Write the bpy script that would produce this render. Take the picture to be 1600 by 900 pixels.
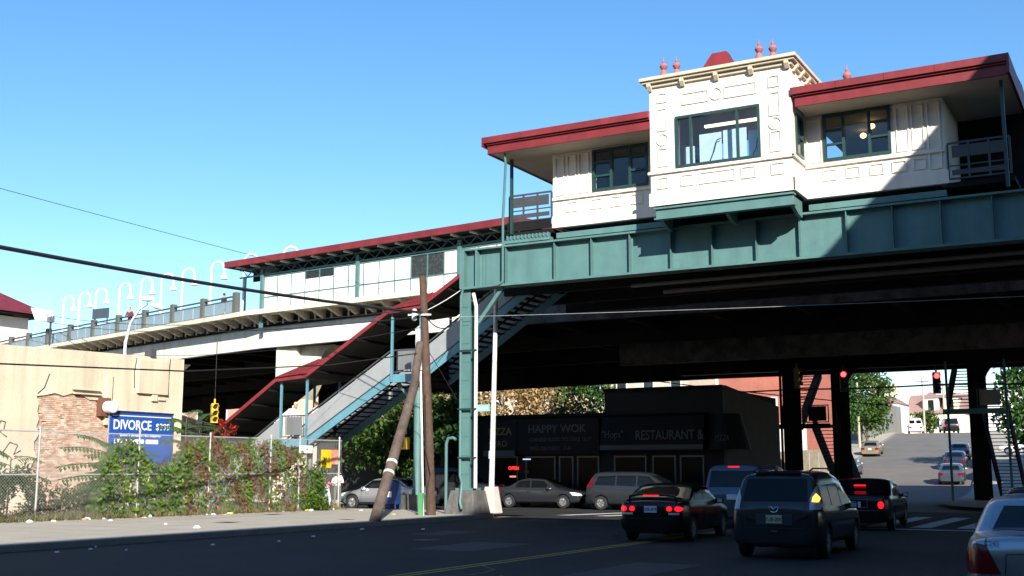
import bpy, bmesh, math, random
from mathutils import Vector, Matrix
R = math.radians
for o in list(bpy.data.objects): bpy.data.objects.remove(o)
S = bpy.context.scene
col = S.collection
random.seed(7)

# ------------------------------------------------------------------ camera, sky, sun, exposure
cd = bpy.data.cameras.new('camera'); cd.sensor_width = 36; cd.lens = 40.5; cd.clip_end = 4000; cd.clip_start = .05
cam = bpy.data.objects.new('camera', cd); col.objects.link(cam)
cam.location = (0, 0, 1.75); cam.rotation_euler = (R(90 + 8.997), 0, R(29.27)); S.camera = cam
SUN = Vector((.82, -1.0, .61)).normalized()            # towards the sun
SUN_EL = math.asin(SUN.z); SUN_AZ = math.atan2(SUN.x, SUN.y)   # clockwise from +Y
w = bpy.data.worlds.new('World'); S.world = w; w.use_nodes = True
nt = w.node_tree; bg = nt.nodes['Background']
sk = nt.nodes.new('ShaderNodeTexSky'); sk.sky_type = 'NISHITA'; sk.sun_disc = False
sk.sun_elevation = SUN_EL; sk.sun_rotation = SUN_AZ
sk.air_density = 1.0; sk.dust_density = 0.2; sk.ozone_density = 3.0; sk.altitude = 0
hs = nt.nodes.new('ShaderNodeHueSaturation'); hs.inputs['Saturation'].default_value = 1.2; nt.links.new(sk.outputs[0], hs.inputs['Color']); nt.links.new(hs.outputs[0], bg.inputs[0]); bg.inputs[1].default_value = .11
sl = bpy.data.lights.new('sun', 'SUN'); sl.energy = 5.0; sl.angle = R(.5); sl.color = (1, .95, .86)
so = bpy.data.objects.new('sun', sl); col.objects.link(so)
so.rotation_euler = SUN.to_track_quat('Z', 'Y').to_euler(); so.location = (30, -40, 40)
S.view_settings.view_transform = 'Standard'; S.view_settings.look = 'None'
S.view_settings.exposure = 0.9; S.view_settings.gamma = 1.0; S.view_settings.use_curve_mapping = False
S.render.engine = 'CYCLES'

# ------------------------------------------------------------------ materials
MATS = {}
def M(name, c, rough=.6, metal=0, var=.14, scale=2.0, bump=0., bscale=25., streak=0., dirt=None, dirt_amt=.5, dirt_scale=1.5, island=0., emit=None, es=1., spec=.5, dirt_lo=.5):
    if name in MATS: return MATS[name]
    m = bpy.data.materials.new(name); m.use_nodes = True; t = m.node_tree; N = t.nodes; K = t.links
    b = N['Principled BSDF']; b.inputs['Roughness'].default_value = rough; b.inputs['Metallic'].default_value = metal
    b.inputs['Specular IOR Level'].default_value = spec
    tc = N.new('ShaderNodeTexCoord')
    no = N.new('ShaderNodeTexNoise'); no.inputs['Scale'].default_value = scale; no.inputs['Detail'].default_value = 7; no.inputs['Roughness'].default_value = .62
    K.new(tc.outputs['Object'], no.inputs['Vector'])
    mr = N.new('ShaderNodeMapRange'); mr.inputs[1].default_value = .25; mr.inputs[2].default_value = .75
    mr.inputs[3].default_value = 1 - var; mr.inputs[4].default_value = 1 + var
    K.new(no.outputs['Fac'], mr.inputs[0])
    mx = N.new('ShaderNodeMix'); mx.data_type = 'RGBA'; mx.blend_type = 'MULTIPLY'; mx.inputs[0].default_value = 1
    mx.inputs[6].default_value = (*c, 1); K.new(mr.outputs[0], mx.inputs[7]); out = mx.outputs[2]
    def mul(out, fac):
        k = N.new('ShaderNodeMix'); k.data_type = 'RGBA'; k.blend_type = 'MULTIPLY'; k.inputs[0].default_value = 1
        K.new(out, k.inputs[6]); K.new(fac, k.inputs[7]); return k.outputs[2]
    if streak:
        mp = N.new('ShaderNodeMapping'); mp.inputs['Scale'].default_value = (1.9, 1.9, .12); K.new(tc.outputs['Object'], mp.inputs[0])
        n2 = N.new('ShaderNodeTexNoise'); n2.inputs['Scale'].default_value = 1.1; n2.inputs['Detail'].default_value = 5; K.new(mp.outputs[0], n2.inputs['Vector'])
        r2 = N.new('ShaderNodeMapRange'); r2.inputs[1].default_value = .42; r2.inputs[2].default_value = .68; r2.inputs[3].default_value = 1; r2.inputs[4].default_value = 1 - streak
        K.new(n2.outputs['Fac'], r2.inputs[0]); out = mul(out, r2.outputs[0])
    if dirt:
        n3 = N.new('ShaderNodeTexNoise'); n3.inputs['Scale'].default_value = dirt_scale; n3.inputs['Detail'].default_value = 9; n3.inputs['Roughness'].default_value = .7; K.new(tc.outputs['Object'], n3.inputs['Vector'])
        r3 = N.new('ShaderNodeMapRange'); r3.inputs[1].default_value = dirt_lo; r3.inputs[2].default_value = dirt_lo + .18; r3.inputs[3].default_value = 0; r3.inputs[4].default_value = dirt_amt
        K.new(n3.outputs['Fac'], r3.inputs[0])
        k = N.new('ShaderNodeMix'); k.data_type = 'RGBA'; K.new(r3.outputs[0], k.inputs[0]); K.new(out, k.inputs[6]); k.inputs[7].default_value = (*dirt, 1); out = k.outputs[2]
    if island:
        ge = N.new('ShaderNodeNewGeometry'); r4 = N.new('ShaderNodeMapRange'); r4.inputs[3].default_value = 1 - island; r4.inputs[4].default_value = 1 + island
        K.new(ge.outputs['Random Per Island'], r4.inputs[0]); out = mul(out, r4.outputs[0])
    K.new(out, b.inputs['Base Color'])
    if bump:
        n5 = N.new('ShaderNodeTexNoise'); n5.inputs['Scale'].default_value = bscale; n5.inputs['Detail'].default_value = 6; K.new(tc.outputs['Object'], n5.inputs['Vector'])
        bp = N.new('ShaderNodeBump'); bp.inputs['Strength'].default_value = bump; bp.inputs['Distance'].default_value = .03; K.new(n5.outputs['Fac'], bp.inputs['Height']); K.new(bp.outputs[0], b.inputs['Normal'])
    if emit:
        b.inputs['Emission Color'].default_value = (*emit, 1); b.inputs['Emission Strength'].default_value = es
    MATS[name] = m; return m

def glass(name, tint=(.80, .85, .88), rough=.02, mixf=.55):
    """window pane: partly clear, partly mirror, by angle"""
    if name in MATS: return MATS[name]
    m = bpy.data.materials.new(name); m.use_nodes = True; t = m.node_tree; N = t.nodes; K = t.links
    N.remove(N['Principled BSDF']); o = N['Material Output']
    tr = N.new('ShaderNodeBsdfTransparent'); tr.inputs[0].default_value = (*tint, 1)
    gl = N.new('ShaderNodeBsdfGlossy'); gl.inputs['Roughness'].default_value = rough; gl.inputs['Color'].default_value = (.9, .95, 1, 1)
    lw = N.new('ShaderNodeLayerWeight'); lw.inputs['Blend'].default_value = .5
    pw = N.new('ShaderNodeMath'); pw.operation = 'POWER'; pw.inputs[1].default_value = 4; K.new(lw.outputs['Facing'], pw.inputs[0])
    fr = N.new('ShaderNodeMapRange'); fr.inputs[3].default_value = .06; fr.inputs[4].default_value = 1; K.new(pw.outputs[0], fr.inputs[0])
    ms = N.new('ShaderNodeMixShader'); K.new(fr.outputs[0], ms.inputs[0]); K.new(tr.outputs[0], ms.inputs[1]); K.new(gl.outputs[0], ms.inputs[2]); K.new(ms.outputs[0], o.inputs[0])
    MATS[name] = m; return m

def leafmat(name, c, c2, trans=.35):
    if name in MATS: return MATS[name]
    m = bpy.data.materials.new(name); m.use_nodes = True; t = m.node_tree; N = t.nodes; K = t.links
    b = N['Principled BSDF']; b.inputs['Roughness'].default_value = .55; b.inputs['Specular IOR Level'].default_value = .3
    ge = N.new('ShaderNodeNewGeometry'); cr = N.new('ShaderNodeValToRGB')
    cr.color_ramp.elements[0].color = (*c, 1); cr.color_ramp.elements[1].color = (*c2, 1)
    K.new(ge.outputs['Random Per Island'], cr.inputs[0]); K.new(cr.outputs[0], b.inputs['Base Color'])
    tl = N.new('ShaderNodeBsdfTranslucent'); K.new(cr.outputs[0], tl.inputs[0])
    ms = N.new('ShaderNodeMixShader'); ms.inputs[0].default_value = trans; K.new(b.outputs[0], ms.inputs[1]); K.new(tl.outputs[0], ms.inputs[2]); K.new(ms.outputs[0], N['Material Output'].inputs[0])
    MATS[name] = m; return m

def brickmat(name, c1, c2, mortar, sc=1.0, rot=None):
    if name in MATS: return MATS[name]
    m = bpy.data.materials.new(name); m.use_nodes = True; t = m.node_tree; N = t.nodes; K = t.links
    b = N['Principled BSDF']; b.inputs['Roughness'].default_value = .85
    tc = N.new('ShaderNodeTexCoord'); mp = N.new('ShaderNodeMapping'); mp.inputs['Rotation'].default_value = rot or (R(90), 0, 0)
    K.new(tc.outputs['Object'], mp.inputs[0])
    br = N.new('ShaderNodeTexBrick'); br.inputs['Color1'].default_value = (*c1, 1); br.inputs['Color2'].default_value = (*c2, 1); br.inputs['Mortar'].default_value = (*mortar, 1)
    br.inputs['Scale'].default_value = sc; br.inputs['Mortar Size'].default_value = .012; br.inputs['Brick Width'].default_value = .21; br.inputs['Row Height'].default_value = .075
    K.new(mp.outputs[0], br.inputs['Vector'])
    no = N.new('ShaderNodeTexNoise'); no.inputs['Scale'].default_value = .8; no.inputs['Detail'].default_value = 6; K.new(tc.outputs['Object'], no.inputs['Vector'])
    mr = N.new('ShaderNodeMapRange'); mr.inputs[3].default_value = .7; mr.inputs[4].default_value = 1.3; K.new(no.outputs['Fac'], mr.inputs[0])
    mx = N.new('ShaderNodeMix'); mx.data_type = 'RGBA'; mx.blend_type = 'MULTIPLY'; mx.inputs[0].default_value = 1
    K.new(br.outputs['Color'], mx.inputs[6]); K.new(mr.outputs[0], mx.inputs[7]); K.new(mx.outputs[2], b.inputs['Base Color'])
    MATS[name] = m; return m

CREAM = M('cream_stucco', (.80, .73, .64), .75, var=.05, scale=1.2, bump=.15, bscale=60, streak=.16, dirt=(.62, .52, .40), dirt_amt=.45, dirt_scale=1.1, dirt_lo=.56)
TEAL = M('teal_steel_paint', (.088, .188, .182), .5, var=.14, scale=1.5, streak=.14, dirt=(.085, .058, .036), dirt_amt=.6, dirt_scale=2.6, dirt_lo=.60, bump=.1, bscale=12)
TEALB = M('blue_teal_steel_paint', (.10, .25, .31), .5, var=.12, scale=1.5, streak=.15)
DTEAL = M('dark_green_frame_paint', (.018, .05, .048), .4)
RED = M('red_roof_metal', (.19, .020, .023), .5, var=.2, scale=1.3, streak=.22, dirt=(.23, .06, .05), dirt_amt=.45, dirt_scale=1.8, dirt_lo=.55)
REDB = M('faded_red_terracotta', (.36, .125, .115), .8)
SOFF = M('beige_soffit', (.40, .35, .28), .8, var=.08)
BLACK = M('soot_and_shade_steel', (.008, .008, .009), .8, var=.3, dirt=(.016, .014, .012), dirt_amt=.5, spec=.2)  # near-black steel: soot plus under-deck shade put into the base colour
SOOT_SHADE = M('soot_and_shade_concrete', (.018, .018, .02), .9, var=.3, streak=.4, dirt=(.008, .008, .008), dirt_amt=.6, spec=.2)  # concrete darkened by soot and by painted-in shade under the deck
GREYM = M('grey_steel_panel', (.16, .165, .17), .5, var=.1, streak=.15)
DGREY = M('dark_grey_railing', (.05, .055, .06), .5)
CONC = M('aged_white_concrete', (.74, .70, .62), .85, var=.1, scale=.8, bump=.25, bscale=14, streak=.22, dirt=(.30, .17, .09), dirt_amt=.65, dirt_scale=.9, dirt_lo=.63)
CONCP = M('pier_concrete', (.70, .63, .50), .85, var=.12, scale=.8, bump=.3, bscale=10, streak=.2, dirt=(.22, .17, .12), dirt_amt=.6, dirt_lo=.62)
STUCCO = M('stained_render', (.62, .53, .385), .88, var=.13, scale=.55, bump=.35, bscale=9, streak=.2, dirt=(.42, .34, .22), dirt_amt=.5, dirt_scale=.7, dirt_lo=.57)
ASPH = M('asphalt', (.024, .025, .027), .85, var=.26, scale=.45, bump=.35, bscale=70, spec=.25, dirt=(.038, .037, .036), dirt_amt=.6, dirt_scale=.35, dirt_lo=.52)  # darker than the hill copy, with street shade put into the colour
WALK = M('pavement_concrete', (.40, .355, .285), .88, var=.13, scale=.6, bump=.3, bscale=30, dirt=(.24, .21, .17), dirt_amt=.6, dirt_scale=.9, dirt_lo=.56)
KERB = M('kerb_stone', (.22, .20, .17), .85, var=.2)
DIRT = M('dry_dirt', (.19, .15, .10), .95, var=.3, scale=.8, bump=.5, bscale=12)
WOODP = M('weathered_brown_pole_wood', (.085, .048, .032), .85, var=.35, scale=6, bump=.4, bscale=30, streak=.4)
WOODG = M('weathered_grey_brown_pole_wood', (.105, .075, .058), .85, var=.35, scale=6, bump=.4, bscale=30, streak=.4)
GALV = M('galvanised_steel', (.46, .46, .45), .45, metal=.4, var=.12)
PALE = M('pale_painted_metal', (.72, .70, .66), .5, var=.1, streak=.2)
HASPH = M('sun_lightened_asphalt', (.155, .14, .122), .85, var=.2, scale=.4, bump=.3, bscale=60, dirt=(.10, .092, .082), dirt_amt=.5, dirt_scale=.3)  # lighter asphalt copy, sunlight on the hill road put into its colour
WHITE = M('white_paint', (.80, .80, .78), .5, var=.05)
STONE = M('grey_granite', (.11, .107, .10), .85, var=.4, scale=4, bump=.4, bscale=18, streak=.5)
CABLE = M('black_cable_sheath', (.012, .012, .013), .6)
YELLOW = M('yellow_signal_paint', (.75, .42, .015), .45, var=.08)
YLINE = M('worn_yellow_road_paint', (.42, .26, .04), .8, var=.25, scale=3, dirt=(.06, .06, .06), dirt_amt=.8, dirt_scale=3, dirt_lo=.52)
WLINE = M('worn_white_road_paint', (.55, .55, .54), .8, var=.2, scale=3, dirt=(.07, .07, .07), dirt_amt=.8, dirt_scale=2.5, dirt_lo=.54)
PANE = glass('window_glass')
DPANE = M('dark_window_glass', (.012, .014, .017), .08, var=.05, spec=.8)

# ------------------------------------------------------------------ mesh helpers
class MB:
    def __init__(s): s.v = []; s.f = []
    def add(s, vs, fs):
        n = len(s.v); s.v += [tuple(p) for p in vs]; s.f += [tuple(i + n for i in q) for q in fs]; return s
    def box(s, x0, x1, y0, y1, z0, z1):
        return s.add([(x0,y0,z0),(x1,y0,z0),(x1,y1,z0),(x0,y1,z0),(x0,y0,z1),(x1,y0,z1),(x1,y1,z1),(x0,y1,z1)],
                     [(0,3,2,1),(4,5,6,7),(0,1,5,4),(1,2,6,5),(2,3,7,6),(3,0,4,7)])
    def hexa(s, b, t):      # 4 bottom points, 4 top points
        return s.add(list(b) + list(t), [(0,3,2,1),(4,5,6,7),(0,1,5,4),(1,2,6,5),(2,3,7,6),(3,0,4,7)])
    def prism(s, poly, axis, a, b):   # extrude 2-D polygon along axis
        def P(q, k): return {'x': (k, q[0], q[1]), 'y': (q[0], k, q[1]), 'z': (q[0], q[1], k)}[axis]
        n = len(poly); return s.add([P(q, a) for q in poly] + [P(q, b) for q in poly],
            [tuple(range(n))[::-1], tuple(range(n, 2*n))] + [(i, (i+1) % n, n+(i+1) % n, n+i) for i in range(n)])
    def beam(s, p, q, w, h=None, up=(0, 0, 1)):   # rectangular bar from p to q
        p, q = Vector(p), Vector(q); h = h or w; d = (q-p).normalized(); u = Vector(up)
        if abs(d.dot(u)) > .99: u = Vector((0, 1, 0))
        a = d.cross(u).normalized() * w/2; b = a.normalized().cross(d).normalized() * h/2
        return s.hexa([p-a-b, p+a-b, p+a+b, p-a+b], [q-a-b, q+a-b, q+a+b, q-a+b])
    def tube(s, pts, r, n=8, cap=True):
        pts = [Vector(p) for p in pts]; m = len(pts); r = r if isinstance(r, (list, tuple)) else [r]*m; rings = []
        ref = None
        for i, p in enumerate(pts):
            d = ((pts[min(i+1, m-1)] - pts[i]).normalized() + (pts[i] - pts[max(i-1, 0)]).normalized())
            d = d.normalized() if d.length > 1e-6 else Vector((0, 0, 1))
            if ref is None: ref = Vector((1, 0, 0)) if abs(d.x) < .8 else Vector((0, 1, 0))
            a = (ref - d*ref.dot(d)).normalized(); b = d.cross(a); ref = a
            rings.append([p + (a*math.cos(t) + b*math.sin(t))*r[i] for t in (2*math.pi*k/n for k in range(n))])
        vs = [v for q in rings for v in q]; fs = [(i*n+k, i*n+(k+1) % n, (i+1)*n+(k+1) % n, (i+1)*n+k) for i in range(m-1) for k in range(n)]
        if cap: fs += [tuple(range(n))[::-1], tuple(range((m-1)*n, m*n))]
        return s.add(vs, fs)
    def lathe(s, prof, c=(0, 0, 0), axis='z', n=20):
        vs = []
        for r, h in prof:
            for k in range(n):
                t = 2*math.pi*k/n; u, v = r*math.cos(t), r*math.sin(t)
                vs.append({'z': (c[0]+u, c[1]+v, c[2]+h), 'x': (c[0]+h, c[1]+u, c[2]+v), 'y': (c[0]+v, c[1]+h, c[2]+u)}[axis])
        m = len(prof); fs = [(i*n+k, i*n+(k+1) % n, (i+1)*n+(k+1) % n, (i+1)*n+k) for i in range(m-1) for k in range(n)]
        fs += [tuple(range(n))[::-1], tuple(range((m-1)*n, m*n))]
        return s.add(vs, fs)
    def frame(s, x0, x1, y0, y1, z0, z1, t):   # hollow rectangle in the xz plane
        s.box(x0, x1, y0, y1, z0, z0+t); s.box(x0, x1, y0, y1, z1-t, z1); s.box(x0, x0+t, y0, y1, z0+t, z1-t); return s.box(x1-t, x1, y0, y1, z0+t, z1-t)
    def mesh(s, name, mat=None, off=(0, 0, 0), smooth=False):
        me = bpy.data.meshes.new(name); o = Vector(off)
        me.from_pydata([tuple(Vector(p) - o) for p in s.v], [], s.f)
        if mat: me.materials.append(mat)
        if smooth:
            me.polygons.foreach_set('use_smooth', [True]*len(me.polygons)); 
        me.validate(); 
        bm = bmesh.new(); bm.from_mesh(me); bmesh.ops.recalc_face_normals(bm, faces=bm.faces)
        if smooth:
            for e in bm.edges:
                if len(e.link_faces) == 2 and e.calc_face_angle(0) > .7: e.smooth = False
        bm.to_mesh(me); bm.free(); return me
    def build(s, name, mat, parent=None, smooth=False, bevel=0):
        off = root(parent).location if parent else (0, 0, 0)
        o = bpy.data.objects.new(name, s.mesh(name, mat, off, smooth)); col.objects.link(o)
        if parent: o.parent = parent
        if bevel:
            b = o.modifiers.new('bevel', 'BEVEL'); b.width = bevel; b.segments = 2; b.limit_method = 'ANGLE'
        return o
def root(o):
    while o.parent: o = o.parent
    return o
def thing(name, label, cat, loc=(0, 0, 0), rz=0, group=None):
    o = bpy.data.objects.new(name, None); col.objects.link(o); o.location = loc; o.rotation_euler = (0, 0, rz); o.empty_display_size = .2
    return tag(o, label, cat, group)
def tag(o, label, cat, group=None, kind=None):
    o['label'] = label; o['category'] = cat
    if group: o['group'] = group
    if kind: o['kind'] = kind
    return o
def struct(o): o['kind'] = 'structure'; return o
def stuff(o): o['kind'] = 'stuff'; return o
def piece(name, me, parent, loc, rot=(0, 0, 0), sc=(1, 1, 1)):   # shared-mesh child; loc in world coordinates of an unrotated thing
    o = bpy.data.objects.new(name, me); col.objects.link(o); o.parent = parent
    o.location = Vector(loc) - root(parent).location; o.rotation_euler = rot; o.scale = sc; return o
def ctree(o, parent=None):
    c = o.copy(); col.objects.link(c); c.parent = parent
    for ch in o.children: ctree(ch, c)
    return c
def text(txt, size, mat, parent, loc, rot, name='lettering', ext=.004, align='LEFT', sx=1.0, bold=0.):
    cu = bpy.data.curves.new('t', 'FONT'); cu.body = txt; cu.size = size; cu.extrude = ext; cu.align_x = align; cu.offset = bold; cu.resolution_u = 3
    t = bpy.data.objects.new('t', cu); col.objects.link(t); dg = bpy.context.evaluated_depsgraph_get()
    me = bpy.data.meshes.new_from_object(t.evaluated_get(dg)); bpy.data.objects.remove(t); bpy.data.curves.remove(cu)
    me.name = name; me.materials.clear(); me.materials.append(mat)
    o = bpy.data.objects.new(name, me); col.objects.link(o); o.parent = parent
    o.location = (Vector(loc) - root(parent).location) if root(parent).rotation_euler.z == 0 else loc
    o.rotation_euler = rot; o.scale = (sx, 1, 1); return o
# ------------------------------------------------------------------ terrain, roads, pavements
def g(y):
    if y < 68: return 0.
    if y < 92: return .0875*(y-68)**2/48
    if y < 150: return .0875*12 + .0875*(y-92)
    return .0875*70 + .6*(1-math.exp(-(y-150)/7))
def lerp(tab, y):
    if y <= tab[0][0]: return tab[0][1]
    for (a, b), (c, d) in zip(tab, tab[1:]):
        if y <= c: return b + (d-b)*(y-a)/(c-a)
    return tab[-1][1]
LE = [(50, -15.5), (60, -15.7), (70, -16.6), (82, -20), (96, -23.5), (154, -29.6), (300, -46)]
RE = [(40, -.4), (49, -3), (56, -8.6), (62, -10.3), (70, -10.5), (78, -11), (88.5, -12), (152, -19.6), (300, -36)]
def strip(fl, fr, ys, dz, name, mat, parent=None, thick=0, nx=1):
    m = MB(); vs = []; n = nx+1
    for y in ys:
        a, b = fl(y), fr(y)
        for k in range(n): vs.append((a+(b-a)*k/nx, y, g(y)+dz))
    fs = [(i*n+k, i*n+k+1, (i+1)*n+k+1, (i+1)*n+k) for i in range(len(ys)-1) for k in range(nx)]
    m.add(vs, fs); o = m.build(name, mat, parent); return o
def fr(a, b, st):
    n = max(1, int(round((b-a)/st))); return [a+(b-a)*i/n for i in range(n+1)]
YS = fr(-400, 60, 20) + fr(64, 170, 4)[0:] + fr(180, 1500, 60)
struct(strip(lambda y: -1500, lambda y: 1500, YS, -.06, 'ground', DIRT))
road = struct(strip(lambda y: -22.0, lambda y: -.4, fr(-200, 52, 4), 0, 'road', ASPH))
struct(strip(lambda y: -300, lambda y: -22.0, [40.6, 45, 50.5], 0, 'side_street', ASPH))
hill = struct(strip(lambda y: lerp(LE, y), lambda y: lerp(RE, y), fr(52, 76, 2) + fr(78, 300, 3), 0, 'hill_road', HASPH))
def slab(poly, z0, z1, name, mat):
    return struct(MB().prism(poly, 'z', z0, z1).build(name, mat))
cor = [(-22.15 - 3.5 + 3.5*math.cos(t), 36.9 + 3.5*math.sin(t)) for t in (math.pi/2*k/8 for k in range(9))]
pav = slab([(-32.6, -200)] + [(-22.15, -200)] + cor + [(-60, 40.4), (-60, 39.2), (-32.6, 39.2)], -.2, .15, 'pavement', WALK)
corK = [(-22.0 - 3.65 + 3.65*math.cos(t), 36.9 + 3.65*math.sin(t)) for t in (math.pi/2*k/8 for k in range(9))]
slab([(-22.15, -200), (-22.0, -200)] + corK + [(-60, 40.55), (-60, 40.4)] + cor[::-1], -.2, .14, 'kerb', KERB)
slab([(-.4, -200), (-.25, -200), (-.25, 41), (-.4, 41)], -.2, .14, 'kerb', KERB)
slab([(-.25, -200), (4.5, -200), (4.5, 41), (-.25, 41)], -.2, .15, 'pavement', WALK)
slab([(-120, 50.6), (-16.6, 50.6), (-15.7, 51.5), (-15.7, 60), (-16.4, 67), (-30, 67), (-120, 67)], -.2, .15, 'pavement', WALK)
struct(strip(lambda y: lerp(LE, y)-6, lambda y: lerp(LE, y)-.15, fr(67, 300, 3), .15, 'pavement', WALK))
def kerbstrip(f, sgn):
    m = MB(); ys = fr(67, 160, 3)
    for a, b in zip(ys, ys[1:]):
        x0, x1 = f(a), f(b)
        m.hexa([(x0, a, g(a)-.2), (x0+sgn*.15, a, g(a)-.2), (x1+sgn*.15, b, g(b)-.2), (x1, b, g(b)-.2)], [(x0, a, g(a)+.155), (x0+sgn*.15, a, g(a)+.155), (x1+sgn*.15, b, g(b)+.155), (x1, b, g(b)+.155)])
    struct(m.build('kerb', KERB))
kerbstrip(lambda y: lerp(LE, y), -1); kerbstrip(lambda y: lerp(RE, y), 1)
struct(strip(lambda y: lerp(RE, y)+.15, lambda y: lerp(RE, y)+9, fr(50, 300, 3), .15, 'pavement', WALK))
# painted markings, children of the road
def mark(name, x0, x1, y0, y1, mat, z=.005, parent=road): MB().add([(x0, y0, z), (x1, y0, z), (x1, y1, z), (x0, y1, z)], [(0, 1, 2, 3)]).build(name, mat, parent)
for dx in (-.16, .06): mark('centre_line', -11.35+dx, -11.25+dx, -60, 33.2, YLINE)
for k in range(6):
    x = -11.1 + k*1.35
    if k not in (0,): MB().add([(x, 37.8, .005), (x+.6, 37.8, .005), (x+.6, 46.4, .005), (x, 46.4, .005)], [(0, 1, 2, 3)]).build('crosswalk_stripe', WLINE, road)
for k in range(3):
    MB().add([(-21.2+k*1.7, 41.3, .005), (-20.6+k*1.7, 41.3, .005), (-19.0+k*1.7, 46.3, .005), (-19.6+k*1.7, 46.3, .005)], [(0, 1, 2, 3)]).build('crosswalk_stripe', WLINE, road)
mark('stop_line', -11.0, -1.2, 36.3, 36.75, WLINE)
# asphalt patches and manhole
for (x, y, a, b) in ((-15, 22, 1.6, 3.0), (-18.5, 27, 1.1, 2.2), (-9, 17, 1.3, 4), (-20, 36, 1.4, 1.0)):
    mark('road_patch', x, x+a, y, y+b, M('patched_asphalt', (.034, .034, .036), .85, var=.2, scale=3), .004)
MB().lathe([(.36, 0), (.36, .006)], (-16.5, 25, .003), n=24).build('manhole_cover', M('cast_iron', (.03, .028, .026), .6, metal=.3, var=.3, scale=9), road)

# ------------------------------------------------------------------ apartment houses on the camera's side (they shade the street), then two added light-blocking blocks
def block(label, x0, x1, y0, y1, h, mat, group=None, h1=None):
    t = thing('apartment_building', label, 'building', (x0, y0, 0), group=group)
    MB().box(x0, x1, y0, y1, -.05, h-.6).build('wall', mat, t)
    MB().prism([(y0+.01, h-.6), (y1-.01, h-.6), (y1-.01, h1 or h), (y0+.01, h)], 'x', x0, x1+.2).build('cornice', M('brown_cornice', (.2, .15, .11), .8), t)
    wm = MB().box(-.02, .05, -.55, .55, 0, 1.7).mesh('window', DPANE); sm = MB().box(-.12, .05, -.65, .65, -.15, -.01).mesh('sill', KERB)
    for k in range(int((y1-y0)/2.6) if x1-x0 < 40 else 0):
        for f_ in range(int((h-2)/3.1)):
            w_ = piece('window', wm, t, (x0, y0+1.4+k*2.6, 1.2+f_*3.1)); s_ = bpy.data.objects.new('sill', sm); col.objects.link(s_); s_.parent = w_
    return t
block('tall dull brown brick apartment house lining the kerb behind the viewer', 4.5, 17, -60, 5.6, 20.2, brickmat('dull_brick_y', (.13, .10, .08), (.1, .08, .06), (.3, .27, .22), rot=(R(90), 0, R(90))))
block('low brick shop building between the two tall apartment houses', 4.5, 17, 5.6, 15.8, 12.0, brickmat('brown_brick_y', (.2, .12, .08), (.16, .09, .06), (.3, .27, .22), rot=(R(90), 0, R(90))))
block('tall tan brick apartment house next to the elevated station', 4.5, 17, 15.8, 34, 17.8, brickmat('tan_brick_y', (.18, .14, .1), (.15, .11, .08), (.3, .27, .22), rot=(R(90), 0, R(90))), h1=22.0)

block('unseen dark brick block added past the elevated railway to darken reflections', 2.0, 22, 74, 110, 13, MATS['dull_brick_y'])  # added out of view so car windows mirror dark wall, not sky
block('unseen brick block added behind the viewer to cut down sky light', -75, 4.4, -75, -45, 32, MATS['dull_brick_y'])  # added out of view to block sky light from behind the camera

# score lines between the pavement flags
JT = M('dark_joint', (.13, .115, .095), .95)
for k in range(24):
    y = 5.5 + k*1.52; MB().add([(-32.4, y, .153), (-22.2, y, .153), (-22.2, y+.016, .153), (-32.4, y+.016, .153)], [(0, 1, 2, 3)]).build('pavement_joint', JT, pav)
for x in (-23.7, -25.25, -26.8, -28.3, -29.8): MB().add([(x, 5, .1535), (x+.016, 5, .1535), (x+.016, 39, .1535), (x, 39, .1535)], [(0, 1, 2, 3)]).build('pavement_joint', JT, pav)
for (x, y, a, b) in ((-26, 27.3, .7, .6), (-29, 33, .6, .5), (-24, 31.0, .5, .4)): MB().add([(x, y, .1526), (x+a, y, .1526), (x+a, y+b, .1526), (x, y+b, .1526)], [(0, 1, 2, 3)]).build('utility_cover', M('cast_iron', (.03, .028, .026)), pav)
random.seed(15)
for k in range(9):     # tar-sealed cracks in the carriageway
    x, y = random.uniform(-21, -9), random.uniform(14, 33); P = [(x, y)]
    for j in range(7): x += random.uniform(-.5, .5); y += random.uniform(.15, .6); P.append((x, y))
    m = MB()
    for (a, b), (c, d) in zip(P, P[1:]): m.add([(a-.03, b, .0045), (a+.03, b, .0045), (c+.03, d, .0045), (c-.03, d, .0045)], [(0, 1, 2, 3)])
    m.build('tar_seam', M('tar', (.010, .010, .011), .5), road)
# ------------------------------------------------------------------ station house over the street
H_ = thing('station_house', 'cream stuccoed station house with bay window and red roofs spanning the street', 'station house', (-12, 40, 8.5))
FY = 37.2; ZB, ZT = 10.62, 13.45
def wall_holes(x0, x1, z0, z1, y, th, holes, name, mat, parent):
    m = MB(); xs = sorted({x0, x1, *[h[0] for h in holes], *[h[1] for h in holes]}); zs = sorted({z0, z1, *[h[2] for h in holes], *[h[3] for h in holes]})
    for a, b in zip(xs, xs[1:]):
        for c, d in zip(zs, zs[1:]):
            if any(a >= h[0]-1e-6 and b <= h[1]+1e-6 and c >= h[2]-1e-6 and d <= h[3]+1e-6 for h in holes): continue
            m.box(a, b, y, y+th, c, d)
    o = m.build(name, mat, parent)
    bm = bmesh.new(); bm.from_mesh(o.data); bmesh.ops.remove_doubles(bm, verts=bm.verts, dist=1e-5)
    dup = [f for f in bm.faces if all(len(e.link_faces) > 2 for e in f.edges)]
    bm.to_mesh(o.data); bm.free(); return o
WL = (-17.42, -15.32, 11.84, 13.30); WR = (-9.0, -6.93, 11.85, 13.34); WB = (-13.6, -10.76, 11.88, 13.58)
wl = wall_holes(-19.1, -14.55, ZB, ZT, FY, .22, [WL], 'wall', CREAM, H_)
wr = wall_holes(-9.7, -5.27, ZB, ZT, FY, .22, [WR], 'wall', CREAM, H_)
BY = 35.72
bay = wall_holes(-14.58, -9.68, 10.64, 14.78, BY, .22, [WB], 'bay_wall', CREAM, H_)
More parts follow.
